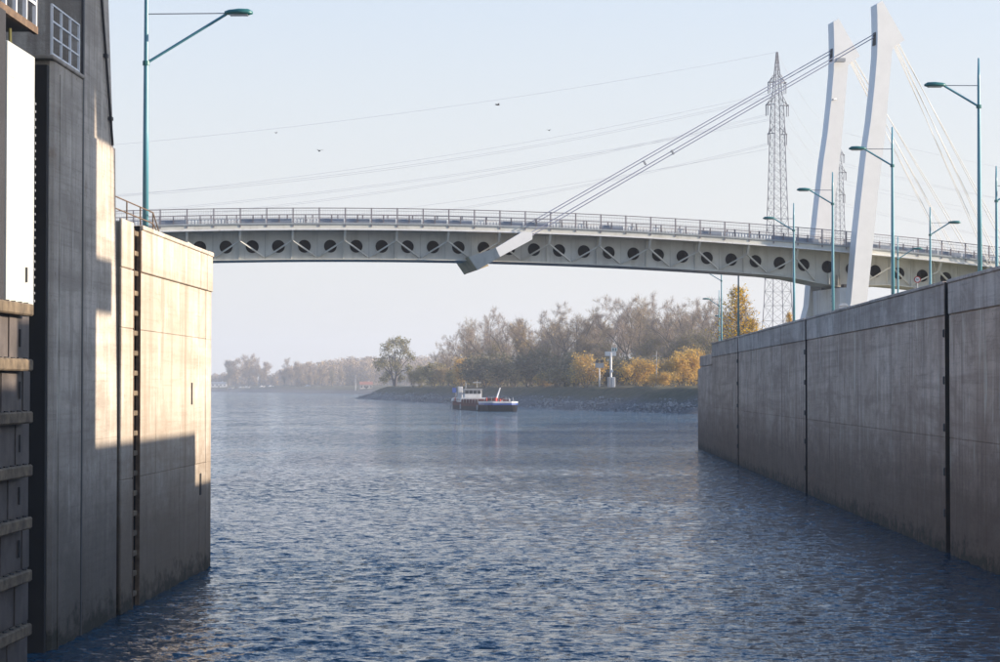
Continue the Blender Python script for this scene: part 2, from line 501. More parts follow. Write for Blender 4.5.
xs_f = np.concatenate([np.arange(-3700, -500, 160), np.arange(-500, 300, 10), np.arange(300, 3720, 150)])
ys_f = np.concatenate([np.arange(1360, 2250, 10), np.arange(2250, 3760, 75)])
terrain('far_bank', FAR, xs_f, ys_f, PROFF, 4, 9)

def island_d(x, y):
    return float(dist_inside(ISL, np.array([[x]], float), np.array([[y]], float))[0, 0])

def island_z(x, y):
    X = np.array([[x]], float); Y = np.array([[y]], float)
    d = dist_inside(ISL, X, Y)
    return float(np.interp(d, [p[0] for p in PROF], [p[1] for p in PROF])[0, 0])

# riprap stones along the island's waterline: uncountable, one object
def riprap():
    mb = MB()
    seg = [Vector((*p, 0)) for p in ISL[:8]]
    base = [(1, 0, 0), (.3, .9, .1), (-.8, .5, -.1), (-.7, -.6, .1), (.4, -.9, -.1), (.1, 0, .8), (0, .1, -.8)]
    fs = [(0, 1, 5), (1, 2, 5), (2, 3, 5), (3, 4, 5), (4, 0, 5), (1, 0, 6), (2, 1, 6), (3, 2, 6), (4, 3, 6), (0, 4, 6)]
    r = random.Random(5)
    for i in range(7):
        a, b = seg[i], seg[i + 1]
        L = (b - a).length
        nrm = Vector((-(b - a).y, (b - a).x, 0)).normalized()
        for k in range(int(L * 8)):
            q = a.lerp(b, r.random())
            dd = r.random() ** 1.4 * 9 - 1.2
            q = q + nrm * dd
            z = island_z(q.x, q.y) if dd > 0 else dd * .3
            s = .18 + .3 * r.random() ** 2
            rot = Matrix.Rotation(r.random() * 6.28, 3, 'Z') @ Matrix.Rotation(r.random() * 2, 3, 'X')
            mb.add([q + Vector((0, 0, z + s * .1)) + rot @ (Vector(v) * s * (.7 + .6 * r.random())) for v in base], fs)
    o = mb.build('riprap', M['stone'])
    kind(o, 'stuff'); tag(o, 'band of loose grey stones along the island waterline', 'stones')
riprap()

# ------------------------------------------------------------------ right lock wall
XR, ZT = 13.33, 9.2
def right_wall():
    root = thing('lock_wall', 'long shaded grey concrete lock wall on the right of the water', 'wall', (XR, 62, 0))
    def P(o):
        o.location = (-XR, -62, 0)
        return o
    slots = [71.9, 111.6, 152.3]
    cuts = [30.0] + slots + [176.8]
    r = random.Random(3)
    for i in range(len(cuts) - 1):
        a, b = cuts[i] + (.4 if i else 0), cuts[i + 1] - (.4 if cuts[i + 1] in slots else 0)
        P(MB().box(XR + .06, XR + 2.6, a, b, -4, ZT - .06).build('wall_core', M['wall_r'], root))
        n = max(2, round((b - a) / 5.9))
        for k in range(n):
            y0, y1 = a + (b - a) * k / n + .007, a + (b - a) * (k + 1) / n - .007
            j = r.uniform(-.008, .008)
            zt = ZT
            for (z0, z1) in ((-4, 3.9), (3.908, 8.03)):
                P(MB().box(XR + j, XR + .07, y0, y1, z0, z1).build('wall_panel', M['wall_r'], root, bevel=.015))
            P(MB().box(XR - .035 + j, XR + .5, y0, y1, 8.06, zt - .1 + .0).build('parapet_panel', M['wall_r_top'], root, bevel=.02))
            P(MB().box(XR - .08 + j, XR + .62, y0 - .003, y1 + .003, zt - .097, zt + .02 + r.uniform(-.012, .012)).build('coping_slab', M['wall_r_top'], root, bevel=.02))
    for sy in slots:                                  # ladder niches
        for y0, y1 in ((sy - .41, sy - .385), (sy + .385, sy + .41)):
            P(MB().box(XR + .012, XR + .76, y0, y1, -4, ZT - .02).build('niche_shade_sheet', M['niche'], root))  # near-black sheets put the niche's shade onto its sides
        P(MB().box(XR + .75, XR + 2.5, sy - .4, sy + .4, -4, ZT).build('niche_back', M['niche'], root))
        for k in range(17):
            z = .25 + k * .52
            P(MB().tube([(XR + .22, sy - .42, z), (XR + .22, sy + .42, z)], .03, 6).build('ladder_rung', M['steel_dark'], root))
        for z in (1.2, 2.6, 4.1, 5.7, 7.3):           # rubber buffers bolted to the niche edge
            P(MB().box(XR - .05, XR + .05, sy + .42, sy + .56, z, z + .28).build('buffer', M['steel_dark'], root, bevel=.03))
    # stepped-down far end
    P(MB().box(XR + .01, XR + 2.6, 176.82, 191.0, -4, 7.38).build('end_block', M['wall_r'], root, bevel=.04))
    P(MB().box(XR - .04, XR + 2.6, 176.83, 191.1, 7.40, 8.32).build('end_coping', M['wall_r'], root, bevel=.04))
    P(MB().box(XR + .02, XR + 2.6, 191.12, 194.5, -4, 7.2).build('end_block', M['wall_r'], root, bevel=.04))
    return root
right_wall()

g = MB()
g.box(XR + .63, 90, 64, 176.4, 8.0, 9.12)
g.hexa([(XR + 2.62, 176.42, 3), (90, 176.42, 3), (120, 330, 3), (30, 330, 3), (XR + 2.62, 176.42, 7.6), (90, 176.42, 7.6), (120, 330, 7.6), (30, 330, 7.6)])
o = g.build('quay_ground', M['grass']); kind(o, 'structure')

# right lock head: outside the picture, shades the left side of the chamber
def right_head():
    root = thing('gate_tower', 'tall concrete gate tower on the right bank opposite the gate', 'tower', (XR + 3, 46, 0))
    def P(o):
        o.location = (-XR - 3, -46, 0); return o
    P(MB().box(XR + .64, XR + 4, 30, 62.3, 9.0, 10.95).build('raised_parapet', M['tower'], root))
    P(MB().box(XR + .66, XR + 9, 20, 41.3, 10.9, 12.35).build('machine_house', M['tower'], root))
    P(MB().box(XR + .66, XR + 9, 41.31, 43.78, 10.9, 13.7).build('stair_house', M['tower'], root))
    P(MB().box(XR + .65, XR + 9, 43.8, 48.0, 10.9, 26).build('tower_shaft', M['tower'], root))
    P(MB().box(XR + .65, XR + 1.6, 48.02, 48.45, 10.9, 26).build('tower_rib', M['tower'], root))
    P(MB().box(XR + .65, XR + 1.5, 48.46, 50.2, 14.3, 15.4).build('gantry_beam', M['tower'], root))
    P(MB().box(XR + .65, XR + 6, 48.46, 52.4, 19.6, 26).build('tower_head', M['tower'], root))
    P(MB().hexa([(XR + .7, 51.0, 10.9), (XR + 1.1, 51.0, 10.9), (XR + 1.1, 51.25, 10.9), (XR + .7, 51.25, 10.9),
                 (XR + .7, 50.2, 19.8), (XR + 1.1, 50.2, 19.8), (XR + 1.1, 50.45, 19.8), (XR + .7, 50.45, 19.8)]).build('brace', M['tower'], root))
right_head()

# ------------------------------------------------------------------ left lock wall
XL, ZL = -10.67, 9.82
def left_wall():
    root = thing('lock_wall', 'sunlit cream concrete lock wall end on the left with ladder niche', 'wall', (XL, 60, 0))
    def P(o):
        o.location = (-XL, -60.3, 0); return o
    m = M['wall_l']
    P(MB().box(XL - 5, XL - .06, 52.7, 54.1, -4, ZL - .06).build('wall_core', m, root))
    P(MB().box(XL - 5, XL - .06, 54.95, 66.6, -4, ZL - .06).build('wall_core', m, root))
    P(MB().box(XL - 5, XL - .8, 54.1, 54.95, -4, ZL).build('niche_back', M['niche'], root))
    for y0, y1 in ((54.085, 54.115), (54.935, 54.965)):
        P(MB().box(XL - .81, XL - .012, y0, y1, -4, ZL - .02).build('niche_shade_sheet', M['niche'], root))  # dark sheets give the niche sides their shade by colour
    # narrow strip before the niche
    for z0, z1 in ((-4, 3.3), (3.306, 7.1), (7.106, 8.6), (8.62, ZL)):
        P(MB().box(XL - .08, XL, 52.62, 54.08, z0, z1).build('wall_panel', m, root, bevel=.02))
    seams = [54.97, 57.2, 60.9, 64.2, 65.4]
    for a, b in zip(seams[:-1], seams[1:]):
        for z0, z1 in ((-4, 3.3), (3.306, 7.1), (7.106, 8.59)):
            j = rng.uniform(-.006, .006)
            P(MB().box(XL - .08, XL + j, a + .006, b - .006, z0, z1).build('wall_panel', m, root, bevel=.015))
        P(MB().box(XL - .5, XL + .045, a + .01, b - .01, 8.61, ZL - .12).build('parapet_panel', m, root, bevel=.02))
        P(MB().box(XL - .9, XL + .08, a, b, ZL - .117, ZL).build('coping_slab', m, root, bevel=.02))
    # rounded end of the wall
    def rounded(z0, z1, out):
        mb = MB(); pts = [(XL + out, 65.42)]
        for k in range(9):
            a = math.pi / 2 * k / 8
            pts.append((XL + out - 1.3 + 1.3 * math.cos(a), 66.3 + 1.3 * math.sin(a)))
        pts += [(XL - 5, 67.6), (XL - 5, 65.42)]
        mb.loft([[(x, y, z0) for x, y in pts], [(x, y, z1) for x, y in pts]])
        return mb
    for z0, z1, o_ in ((-4, 3.3, 0), (3.306, 7.1, 0), (7.106, 8.59, 0), (8.61, ZL - .12, .045)):
        P(rounded(z0, z1, o_).build('rounded_end', m, root))
    P(rounded(ZL - .117, ZL, .08).build('coping_slab', m, root))
    for k in range(19):
        z = .25 + k * .515
        P(MB().box(XL - .40, XL - .05, 54.05, 55.0, z, z + .13).build('ladder_rung', M['wood'], root, bevel=.015))
    # steel corner strips on the niche
    for y in (54.09, 54.955):
        P(MB().box(XL - .1, XL + .012, y - .03, y + .03, -3, ZL - .15).build('edge_strip', M['rust'], root))
    # two small mooring slots
    P(MB().box(XL - .05, XL + .02, 64.32, 64.55, 2.35, 3.0).build('slot_plate', M['niche'], root))
    P(MB().box(XL - .05, XL + .015, 62.75, 62.95, 5.1, 5.75).build('slot_plate', M['niche'], root))
left_wall()
# hand rail on the left wall top
def left_rail():
    root = thing('hand_rail', 'rusty double hand rail on top of the left lock wall', 'railing', (XL - .35, 53, ZL))
    for y in (52.8, 54.6, 56.4, 58.2):
        MB().tube([(0, y - 53, 0), (0, y - 53, .62)], .02, 6).build('post', M['rust'], root)
    for z in (.32, .62):
        MB().tube([(0, -.4, z), (0, 5.2, z), (0, 6.4, 0 if z > .5 else -.05)], .018, 6).build('rail', M['rust'], root)
left_rail()
o = MB().box(-90, XL - 4.9, 52.7, 67.5, 8, 9.5).build('quay_ground', M['grass']); kind(o, 'structure')

# ------------------------------------------------------------------ left gate tower
def gate_tower():
    root = thing('gate_tower', 'tall weathered concrete gate tower at the left edge of the picture', 'tower', (XL - 2, 48, 0))
    def P(o):
        o.location = (-XL + 2, -48.34, 0); return o
    m = M['tower']
    # low pier carrying the white railing, with chamfered near corner
    poly = [(XL - .55, 45.30), (XL - .08, 45.30), (XL, 45.42), (XL, 48.18), (XL - 3, 48.18), (XL - 3, 45.30)]
    for z0, z1 in ((-4, 4.6), (4.604, 9.1), (9.104, 12.62)):
        P(MB().loft([[(x, y, z0) for x, y in poly], [(x, y, z1) for x, y in poly]]).build('low_pier', m, root))
    P(MB().box(XL - 3, XL + .05, 45.1, 48.19, 12.63, 12.72).build('pier_slab', M['tower'], root, bevel=.02))
    P(MB().box(XL - .02, XL + .02, 45.9, 45.98, -3, 12.4).build('edge_strip', m, root))
    # tall pilaster with battered far edge
    def pil(z0, z1, out=0):
        e = lambda z: 52.12 - max(0, z - 9.6) * .185
        mb = MB()
        mb.hexa([(XL - 3, 48.2, z0), (XL + out, 48.2, z0), (XL + out, e(z0), z0), (XL - 3, e(z0), z0),
                 (XL - 3, 48.2, z1), (XL + out, 48.2, z1), (XL + out, e(z1), z1), (XL - 3, e(z1), z1)])
        return mb
    for z0, z1, out in ((-4, 4.4, .0), (4.404, 11.45, .0), (11.47, 20, -.05)):
        P(pil(z0, z1, out).build('pilaster', m, root))
    P(MB().box(XL - .04, XL + .012, 48.15, 48.27, -3, 20).build('joint_strip', M['steel_dark'], root))
    # set-back tower body behind, its shade put into the darker concrete colour
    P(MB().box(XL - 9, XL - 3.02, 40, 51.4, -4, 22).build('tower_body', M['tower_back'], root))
    # drain pipe parallel to the battered edge
    P(MB().tube([(XL + .0, 51.45, 11.5), (XL + .0, 49.8, 15.6)], .032, 8).build('drain_pipe', M['steel_dark'], root))
    for q in (.15, .5, .85):
        P(MB().box(XL - .06, XL + .05, 51.45 - 1.65 * q - .09, 51.45 - 1.65 * q + .09, 11.5 + 4.1 * q - .04, 11.5 + 4.1 * q + .04).build('pipe_clamp', M['steel_dark'], root))
    # stop-log groove behind the pilaster and gate recess walls
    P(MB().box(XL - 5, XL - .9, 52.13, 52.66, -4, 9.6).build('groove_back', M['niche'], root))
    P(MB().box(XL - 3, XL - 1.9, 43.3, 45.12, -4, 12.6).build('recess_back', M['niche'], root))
    P(MB().box(XL - 3.01, XL - .09, 45.10, 45.28, -4, 12.5).build('recess_shade_sheet', M['niche'], root))  # dark sheet over the pier's near face, painted recess shade
    P(MB().box(XL - 3, XL - .6, 40.0, 45.08, 12.56, 12.72).build('recess_lintel', M['steel_dark'], root))
    # white railing grid on the low pier
    rl = P(bpy.data.objects.new('railing', None)); COL.objects.link(rl); rl.parent = root
    xr = XL - .02
    for k in range(4):
        y = 45.22 + k * .86
        MB().bar((xr, y, 12.7), (xr, y, 13.82), .05, .05).build('railing_post', M['white'], rl)
    for k in range(4):
        z = 12.76 + k * .35
        MB().bar((xr + .001, 45.18, z), (xr + .001, 47.84, z), .036, .036).build('railing_bar', M['white'], rl)
    # walkway bridge at the top left with white posts
    wk = P(bpy.data.objects.new('walkway', None)); COL.objects.link(wk); wk.parent = root
    xw = XL - .25
    MB().box(xw - 1.2, xw, 40, 44.6, 13.12, 13.2).build('walkway_plate', M['steel_dark'], wk)
    MB().box(xw, xw + .09, 40, 44.6, 13.06, 13.22).build('edge_beam', M['rust'], wk)
    for k in range(7):
        y = 39.6 + k * .83
        MB().bar((xw + .02, y, 13.1), (xw + .02, y, 14.25), .085, .085).build('walkway_post', M['white'], wk)
    for z in (13.7, 14.3):
        MB().bar((xw + .021, 40, z), (xw + .021, 44.6, z), .06, .06).build('walkway_rail', M['white'], wk)
    # a loose cable hanging below the walkway
    P(MB().tube([(xw - .2, 43.4, 13.0), (xw - .2, 43.45, 12.5), (xw - .2, 43.6, 11.9), (xw - .2, 43.75, 12.3), (xw - .2, 44.3, 12.1)], .035, 6).build('hanging_cable', M['leaf_olive'], root))
    P(MB().bar((xw - .3, 42.6, 12.0), (xw - .3, 42.6, 13.0), .09, .09).build('bracket', M['rust'], root))
gate_tower()

def lock_gate():
    root = thing('lock_gate', 'opened lock gate leaf with pale upper plate and timber fenders', 'gate', (XL - .6, 42, 0))
    def P(o):
        o.location = (-XL + .6, -42.28, 0); return o
    # pale upper plate
    P(MB().box(XL - .5, XL + .02, 41.42, 43.55, 7.30, 12.43).build('upper_plate', M['gate_pale'], root, bevel=.02))
    P(MB().box(XL - .5, XL - .03, 38.4, 41.40, 7.32, 13.0).build('frame_post', M['dark'], root))
    P(MB().box(XL + .021, XL + .03, 41.46, 41.9, 11.75, 12.2).build('notice_plate', M['white'], root))
    P(MB().box(XL + .021, XL + .05, 42.85, 42.93, 7.75, 8.05).build('slot', M['steel_dark'], root))
    # riveted edge strip
    st = P(MB().box(XL - .5, XL - .02, 43.58, 43.72, 7.30, 11.6).build('edge_strip', M['steel_dark'], root))
    for k in range(26):
        z = 7.4 + k * .163
        MB().tube([(XL - .03, 43.65, z), (XL + .02, 43.65, z)], .03, 6).build('rivet', M['galv'], st)
    P(MB().box(XL - .5, XL - .06, 38.4, 43.5, -4, 7.3).build('leaf_body', M['steel_dark'], root))
    zs = [7.08, 5.97, 4.92, 3.85, 2.80, 1.74, .66]
    for i, z in enumerate(zs):
        b = P(MB().box(XL - .04, XL + .20, 38.4, 42.85, z - .02, z + .22).build('fender_beam', M['wood'], root, bevel=.03))
        for k in range(9):
            y = 38.6 + k * .5
            MB().tube([(XL + .10, y, z + .2), (XL + .10, y, z + .245)], .05, 6).build('bolt', M['steel_dark'], b)
        zb = zs[i + 1] + .22 if i + 1 < len(zs) else -3
        n = 9
        for k in range(n):
            y0 = 38.42 + k * (43.48 - 38.42) / n
            y1 = y0 + (43.48 - 38.42) / n - .018
            P(MB().box(XL - .07, XL - .025 - .012 * ((k * 7 + i) % 3), y0, y1, zb, z - .025).build('plate', M['gate_dark'], root))
        if i < 5:
            P(MB().box(XL - .03, XL + .0, 42.6, 42.68, zb + .25, zb + .6).build('slot', M['steel_dark'], root))
lock_gate()

# ------------------------------------------------------------------ bridge
ANG = R(11.0)
BU = Vector((math.cos(ANG), math.sin(ANG), 0)); BN = Vector((-math.sin(ANG), math.cos(ANG), 0))
BP = Vector((0, 164.7, 0))
def B(s, off, z): return BP + BU * s + BN * off + Vector((0, 0, z))
def on_plane(px, py, off):            # where the line of sight meets the bridge-parallel plane at offset off -> (s, z)
    d = ray(px, py); c = Vector((0, 0, CAMZ))
    t = (off - (c - BP).dot(BN)) / d.dot(BN)
    p = c + d * t
    return (p - BP).dot(BU), p.z
def zr(s):
    x = abs(s * math.cos(ANG) + 11.6)
    return 19.31 - (.00108 * x * x if x < 50 else .00108 * 2500 + .108 * (x - 50))
DW, G0, G1 = 6.5, 1.75, 4.75
LEGC = on_plane(864, 260, -1.0)[0]

def zbot(s):
    h = max(0, 1 - abs(s - (LEGC - 1.5)) / 4.5)
    return zr(s) - 3.87 - .55 * h ** 1.2

def bridge():
    root = thing('road_bridge', 'grey cable-stayed road bridge with round holes in its girder across the water', 'bridge', B(0, 0, 0))
    MI = Matrix.Translation(-B(0, 0, 0))
    def P(o):
        o.matrix_local = MI; return o
    S0, NB = -60.1, 66
    st = [S0 + 2 * k for k in range(NB + 1)]
    mb_s = M['bridge']
    def strip(name, sect, mat):      # sect(s) -> ring of (off,z)
        mb = MB()
        mb.loft([[B(s, o_, z) for o_, z in sect(s)] for s in st])
        return P(mb.build(name, mat, root))
    dk = strip('deck', lambda s: [(.06, zr(s) - 1.58), (.06, zr(s) - 1.25), (DW - .06, zr(s) - 1.25), (DW - .06, zr(s) - 1.58), (G1 + .1, zr(s) - 1.66), (G0 - .1, zr(s) - 1.66)], mb_s)
    strip('road_surface', lambda s: [(.9, zr(s) - 1.249), (.9, zr(s) - 1.20), (DW - .9, zr(s) - 1.20), (DW - .9, zr(s) - 1.249)], M['asphalt'])
    for o0, o1 in ((-.02, .055), (DW - .055, DW + .02)):
        strip('fascia', lambda s: [(o0 + (.05 if o0 < 1 else 0), zr(s) - 1.60), (o0 + (.05 if o0 < 1 else 0), zr(s) - 1.27), (o1, zr(s) - 1.27), (o1, zr(s) - 1.60)], mb_s)
        strip('kerb_plate', lambda s: [(o0 - .02, zr(s) - 1.268), (o0 - .02, zr(s) - 1.14), (o1 + .02, zr(s) - 1.14), (o1 + .02, zr(s) - 1.268)], M['kerb'])
        strip('drip_edge', lambda s: [(o0 - .05, zr(s) - 1.70), (o0 - .05, zr(s) - 1.602), (o1 + .05, zr(s) - 1.602), (o1 + .05, zr(s) - 1.70)], M['white'])
    strip('bottom_flange', lambda s: [(G0 - .22, zbot(s)), (G0 - .22, zbot(s) + .07), (G1 + .22, zbot(s) + .07), (G1 + .22, zbot(s))], mb_s)
    strip('far_web', lambda s: [(G1, zbot(s) + .07), (G1, zr(s) - 1.66), (G1 + .05, zr(s) - 1.66), (G1 + .05, zbot(s) + .07)], M['dark'])  # coloured near-black for the shade inside the closed girder
    # near web: one panel per hole
    for k in range(NB):
        s0, s1 = st[k] + .01, st[k + 1] - .01
        c, zc = (s0 + s1) / 2, zr((s0 + s1) / 2) - 2.83
        n = 24; mb = MB()
        circ, outer = [], []
        for j in range(n):
            a = 2 * math.pi * j / n
            ca, sa = math.cos(a), math.sin(a)
            circ.append((c + .5 * ca, zc + .5 * sa))
            q = 1 / max(abs(ca), abs(sa))
            ps = c + (s1 - s0) / 2 * ca * q
            tz = sa * q
            zt, zb = zr(ps) - 1.66, zbot(ps) + .07
            outer.append((ps, zc + (zt - zc) * tz if tz > 0 else zc + (zc - zb) * tz))
        for off0, off1 in ((G0, G0 + .05),):
            vs = [B(s_, off0, z) for s_, z in circ] + [B(s_, off0, z) for s_, z in outer] + [B(s_, off1, z) for s_, z in circ] + [B(s_, off1, z) for s_, z in outer]
            fs = []
            for j in range(n):
                i2 = (j + 1) % n
                fs += [(j, i2, n + i2, n + j), (2 * n + j, 3 * n + j, 3 * n + i2, 2 * n + i2), (j, 2 * n + j, 2 * n + i2, i2), (n + j, n + i2, 3 * n + i2, 3 * n + j)]
            mb.add(vs, fs)
        w = P(mb.build('web_panel', mb_s, root))
        # reinforcing ring round the hole
        rg = MB()
        ring = []
        for j in range(n):
            a = 2 * math.pi * j / n
            ring.append([B(c + r_ * math.cos(a), o_, zc + r_ * math.sin(a)) for r_, o_ in ((.5, G0 - .06), (.535, G0 - .06), (.535, G0 + .02), (.5, G0 + .02))])
        rg.loft(ring + [ring[0]], cap=False)
        rg.build('hole_ring', mb_s, w)
        if k % 2 == 0:                 # vertical stiffener between the V struts
            P(MB().hexa([B(s0 + dx, o_, zz(s0)) for zz in (lambda q: zbot(q) + .07, lambda q: zr(q) - 1.66) for dx, o_ in ((-.03, G0 - .16), (.03, G0 - .16), (.03, G0), (-.03, G0))]).build('stiffener', mb_s, root))
    # interior of the girder: diaphragms, the shade inside put into their colour
    for k in range(0, NB + 1, 2):
        s = st[k]
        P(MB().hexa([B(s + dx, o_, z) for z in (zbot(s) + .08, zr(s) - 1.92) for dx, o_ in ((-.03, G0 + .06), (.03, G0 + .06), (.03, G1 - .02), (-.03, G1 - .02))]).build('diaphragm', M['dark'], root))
    # brackets and V struts
    for side in (0, 1):
        e = .1 if side == 0 else DW - .1
        nd = .62 if side == 0 else DW - .62
        w0 = G0 - .03 if side == 0 else G1 + .08
        for k in range(0, NB + 1):
            s = st[k]
            if k % 2: continue
            if abs(s - LEGC) < 1.6: continue
            node = B(s, nd, zr(s) - 2.42)
            P(MB().bar(B(s, e, zr(s) - 1.62), node, .17, .22).build('bracket', mb_s, root))
            for q in (-2, 2):
                P(MB().bar(node, B(s + q * .96, w0, zbot(s + q) + .22), .11, .11).build('strut', mb_s, root))
    # railings
    for side, o_ in ((0, .02), (1, DW - .02)):
        for k in range(NB + 1):
            s = st[k]
            P(MB().bar(B(s, o_, zr(s) - 1.45), B(s, o_, zr(s) + .02), .10, .06, up=BN).build('railing_post', M['rail'], root))
        for k in range(NB):
            a, b = st[k], st[k + 1]
            rp = P(MB().bar(B(a, o_, zr(a) - .02), B(b, o_, zr(b) - .02), .055, .06).build('top_rail', M['rail'], root))
            mb = MB()
            for z in (-.22, -.5, -.78, -1.08):
                mb.bar(B(a + .04, o_, zr(a) + z), B(b - .04, o_, zr(b) + z), .018, .022)
            for j in range(1, 16):
                q = a + 2 * j / 16
                mb.bar(B(q, o_, zr(q) - 1.1), B(q, o_, zr(q) - .1), .010, .010)
            mb.build('mesh_infill', M['rail'], rp)
    # blue guard plates behind the near railing, with open baluster stretches between
    for k in range(NB):
        a, b = st[k], st[k + 1]
        q = (k * 5 + k // 3) % 7
        if q in (0, 2, 3, 5):
            P(MB().hexa([B(s, o_, zr(s) + z) for z in (-1.12, -.76) for s, o_ in ((a + .05, .75), (b - .05, .75), (b - .05, .80), (a + .05, .80))]).build('guard_plate', M['blue_guard'], root))
        else:
            mb = MB()
            for j in range(8):
                s = a + .1 + j * .25
                mb.bar(B(s, .78, zr(s) - 1.2), B(s, .78, zr(s) - .78), .09, .05, up=BN)
            mb.bar(B(a, .78, zr(a) - .78), B(b, .78, zr(b) - .78), .06, .06)
            P(mb.build('baluster_row', M['white'], root))
    # guard rail behind the near railing
    for k in range(0, NB + 1):
        s = st[k] + 1.0
        P(MB().bar(B(s, .66, zr(s) - 1.25), B(s, .66, zr(s) - .5), .09, .09, up=BN).build('guard_post', M['rail'], root))

    # pylon legs
    prof_px = [(851, 302), (856.5, 240), (861, 198), (866.5, 150), (870.8, 121), (874.7, 85), (877.2, 55), (877.7, 33), (877.4, 15), (876.9, 3.8),   # left edge of the broad face, upwards
               (882.4, .6), (904.7, 40), (894.5, 46.3), (892.3, 50), (888.8, 90.6), (885, 136), (877.6, 198), (872.5, 250), (867, 302)]
    def leg(offn, offf, ds, anchor_slot):
        pr = [on_plane(x, y, -1.7) for x, y in prof_px]
        # carry the leg down to the ground
        (sa, za), (sb, zb) = pr[0], pr[-1]
        pr = [(sa - 1.0, 8.6)] + [(s, z) for s, z in pr] + [(sb - .9, 8.6)]
        mb = MB()
        n = len(pr)
        for i in range((n // 2)):      # quad strips keep the faces clean
            pass
        mb.prism([(s + ds, z) for s, z in pr], lambda p, q, w: B(p, w, q), offn, offf)
        return P(mb.build('pylon_leg', M['pylon'], root))
    l1 = leg(-1.7, -.25, 0, True)
    l2 = leg(DW + .25, DW + 1.7, -.75, True)
    # dark cable slots in the heads
    for ds, oc, par in ((0, -.98, l1), (-.75, DW + .97, l2)):
        s1, z1 = on_plane(877.7, 31, -1.7); s2, z2 = on_plane(877.0, 44, -1.7)
        MB().hexa([B(s + ds + dx, o_, z) for s, z in ((s2, z2), (s1, z1)) for dx, o_ in ((-.02, oc - .33), (.3, oc - .33), (.3, oc + .33), (-.02, oc + .33))]).build('cable_slot', M['dark'], par)
        s3, z3 = on_plane(868, 62, -1.7)
    # small floodlight bracket on the far leg
    s3, z3 = on_plane(838, 61, DW + .25)
    fl = P(MB().bar(B(s3, DW + .22, z3), B(s3, DW - .3, z3), .1).build('floodlight_arm', M['galv'], root))
    MB().bar(B(s3 - .35, DW - .25, z3), B(s3 + .4, DW - .25, z3), .5, .28).build('floodlight', M['galv'], fl)
    s3, z3 = on_plane(835, 100, DW + .25)
    MB().bar(B(s3 - .3, DW - .15, z3), B(s3 + .1, DW + .24, z3 + .1), .1).build('bracket_lamp', M['galv'], fl)
    # pier crossbeam between the legs, below the girder
    z_top = on_plane(835, 287.5, -.2)[1]
    mb = MB()
    mb.hexa([B(s, o_, z) for z in (8.6, z_top) for s, o_ in ((LEGC - 1.75, -.24), (LEGC + .35, -.24), (LEGC + .35, DW + 1.75), (LEGC - 1.75, DW + 1.75))])
    pb = P(mb.build('pier_crossbeam', M['pier'], root))
    for o_ in (.8, DW - .8):
        MB().hexa([B(s, o2, z) for z in (z_top, z_top + .3) for s, o2 in ((LEGC - 1.2, o_ - .35), (LEGC - .3, o_ - .35), (LEGC - .3, o_ + .35), (LEGC - 1.2, o_ + .35))]).build('bearing_block', M['dark'], pb)
    for k in range(5):               # climbing irons on the pier face
        z = z_top - .6 - k * .42
        MB().bar(B(LEGC - 1.79, 1.45, z), B(LEGC - 1.79, 1.75, z), .05).build('step_iron', M['rust'], pb)
    # gusset fins next to the leg
    for k in range(3):
        s = LEGC - 2.1 + k * .38
        P(MB().hexa([B(s + dx, o_, z) for z in (zbot(s) + .08, zbot(s) + .95) for dx, o_ in ((-.03, G0 - .5), (.03, G0 - .5), (.03, G0 - .01), (-.03, G0 - .01))]).build('gusset', mb_s, root))
    # stay anchors
    def Z(x, y): return (440 + x / 8.333, 210 + y / 8.333)
    up_px = [Z(465, 315), Z(690, 180), Z(770, 185), Z(770, 245), Z(500, 390)]
    U = [on_plane(x, y, -1.1) for x, y in up_px]
    D, C = on_plane(*Z(240, 390), -.25), on_plane(*Z(315, 500), -.25)
    aa = P(bpy.data.objects.new('anchor_frame', None)); COL.objects.link(aa); aa.parent = root
    for flip in (False, True):
        oo = (lambda q: DW - q) if flip else (lambda q: q)
        mb = MB(); mb.prism(U, lambda p, q, w: B(p, oo(w), q), -1.1, -.2)
        MBb = mb.build('anchor_arm', M['pylon'], aa)
        A_, B_ = U[0], U[-1]
        mb = MB()
        ring1 = [B(A_[0], oo(-1.1), A_[1]), B(B_[0], oo(-1.1), B_[1]), B(B_[0], oo(-.2), B_[1]), B(A_[0], oo(-.2), A_[1])]
        ring2 = [B(D[0], oo(-.25), D[1]), B(C[0], oo(-.25), C[1]), B(C[0], oo(.65), C[1]), B(D[0], oo(.65), D[1])]
        mb.loft([ring1, ring2])
        mb.build('anchor_knee', M['bridge'], aa)
    mb = MB()
    dx = .9
    mb.hexa([B(C[0] - .02, .0, C[1]), B(C[0] + dx, .0, C[1] + .35), B(C[0] + dx, DW, C[1] + .35), B(C[0] - .02, DW, C[1]),
             B(D[0] - .02, .0, D[1]), B(D[0] + dx, .0, D[1] + .3), B(D[0] + dx, DW, D[1] + .3), B(D[0] - .02, DW, D[1])])
    mb.build('anchor_crossbeam', M['bearing'], aa)
    # front stays: two pairs
    e1 = on_plane(531.5, 234.5, -.65)
    t1 = on_plane(876.5, 33.2, -.98)
    def stay(a, b, r, mat, name='stay_cable', par=root):
        o = P(MB().tube([a, b], r, 6).build(name, mat, root))
        return o
    for flip, ds in ((False, 0), (True, -.75)):
        oc = DW + .97 if flip else -.98
        oe = DW + .65 if flip else -.65
        ea, ez = (0, .6) if flip else (0, 0)
        for dz in (.13, -.13):
            c = stay(B(e1[0] - .8 + ea, oe, e1[1] - .42 + dz + ez), B(t1[0] + ds + .15, oc, t1[1] + dz), .042, M['cable_dark'])
        q = .40
        a, b = B(e1[0], oe, e1[1]), B(t1[0] + ds, oc, t1[1])
        P(MB().bar(a.lerp(b, q), a.lerp(b, q + .004), .14, .4).build('cable_clamp', M['galv'], root))
    # back stays: fans of white cables
    sa, za = on_plane(897, 47, -.98)
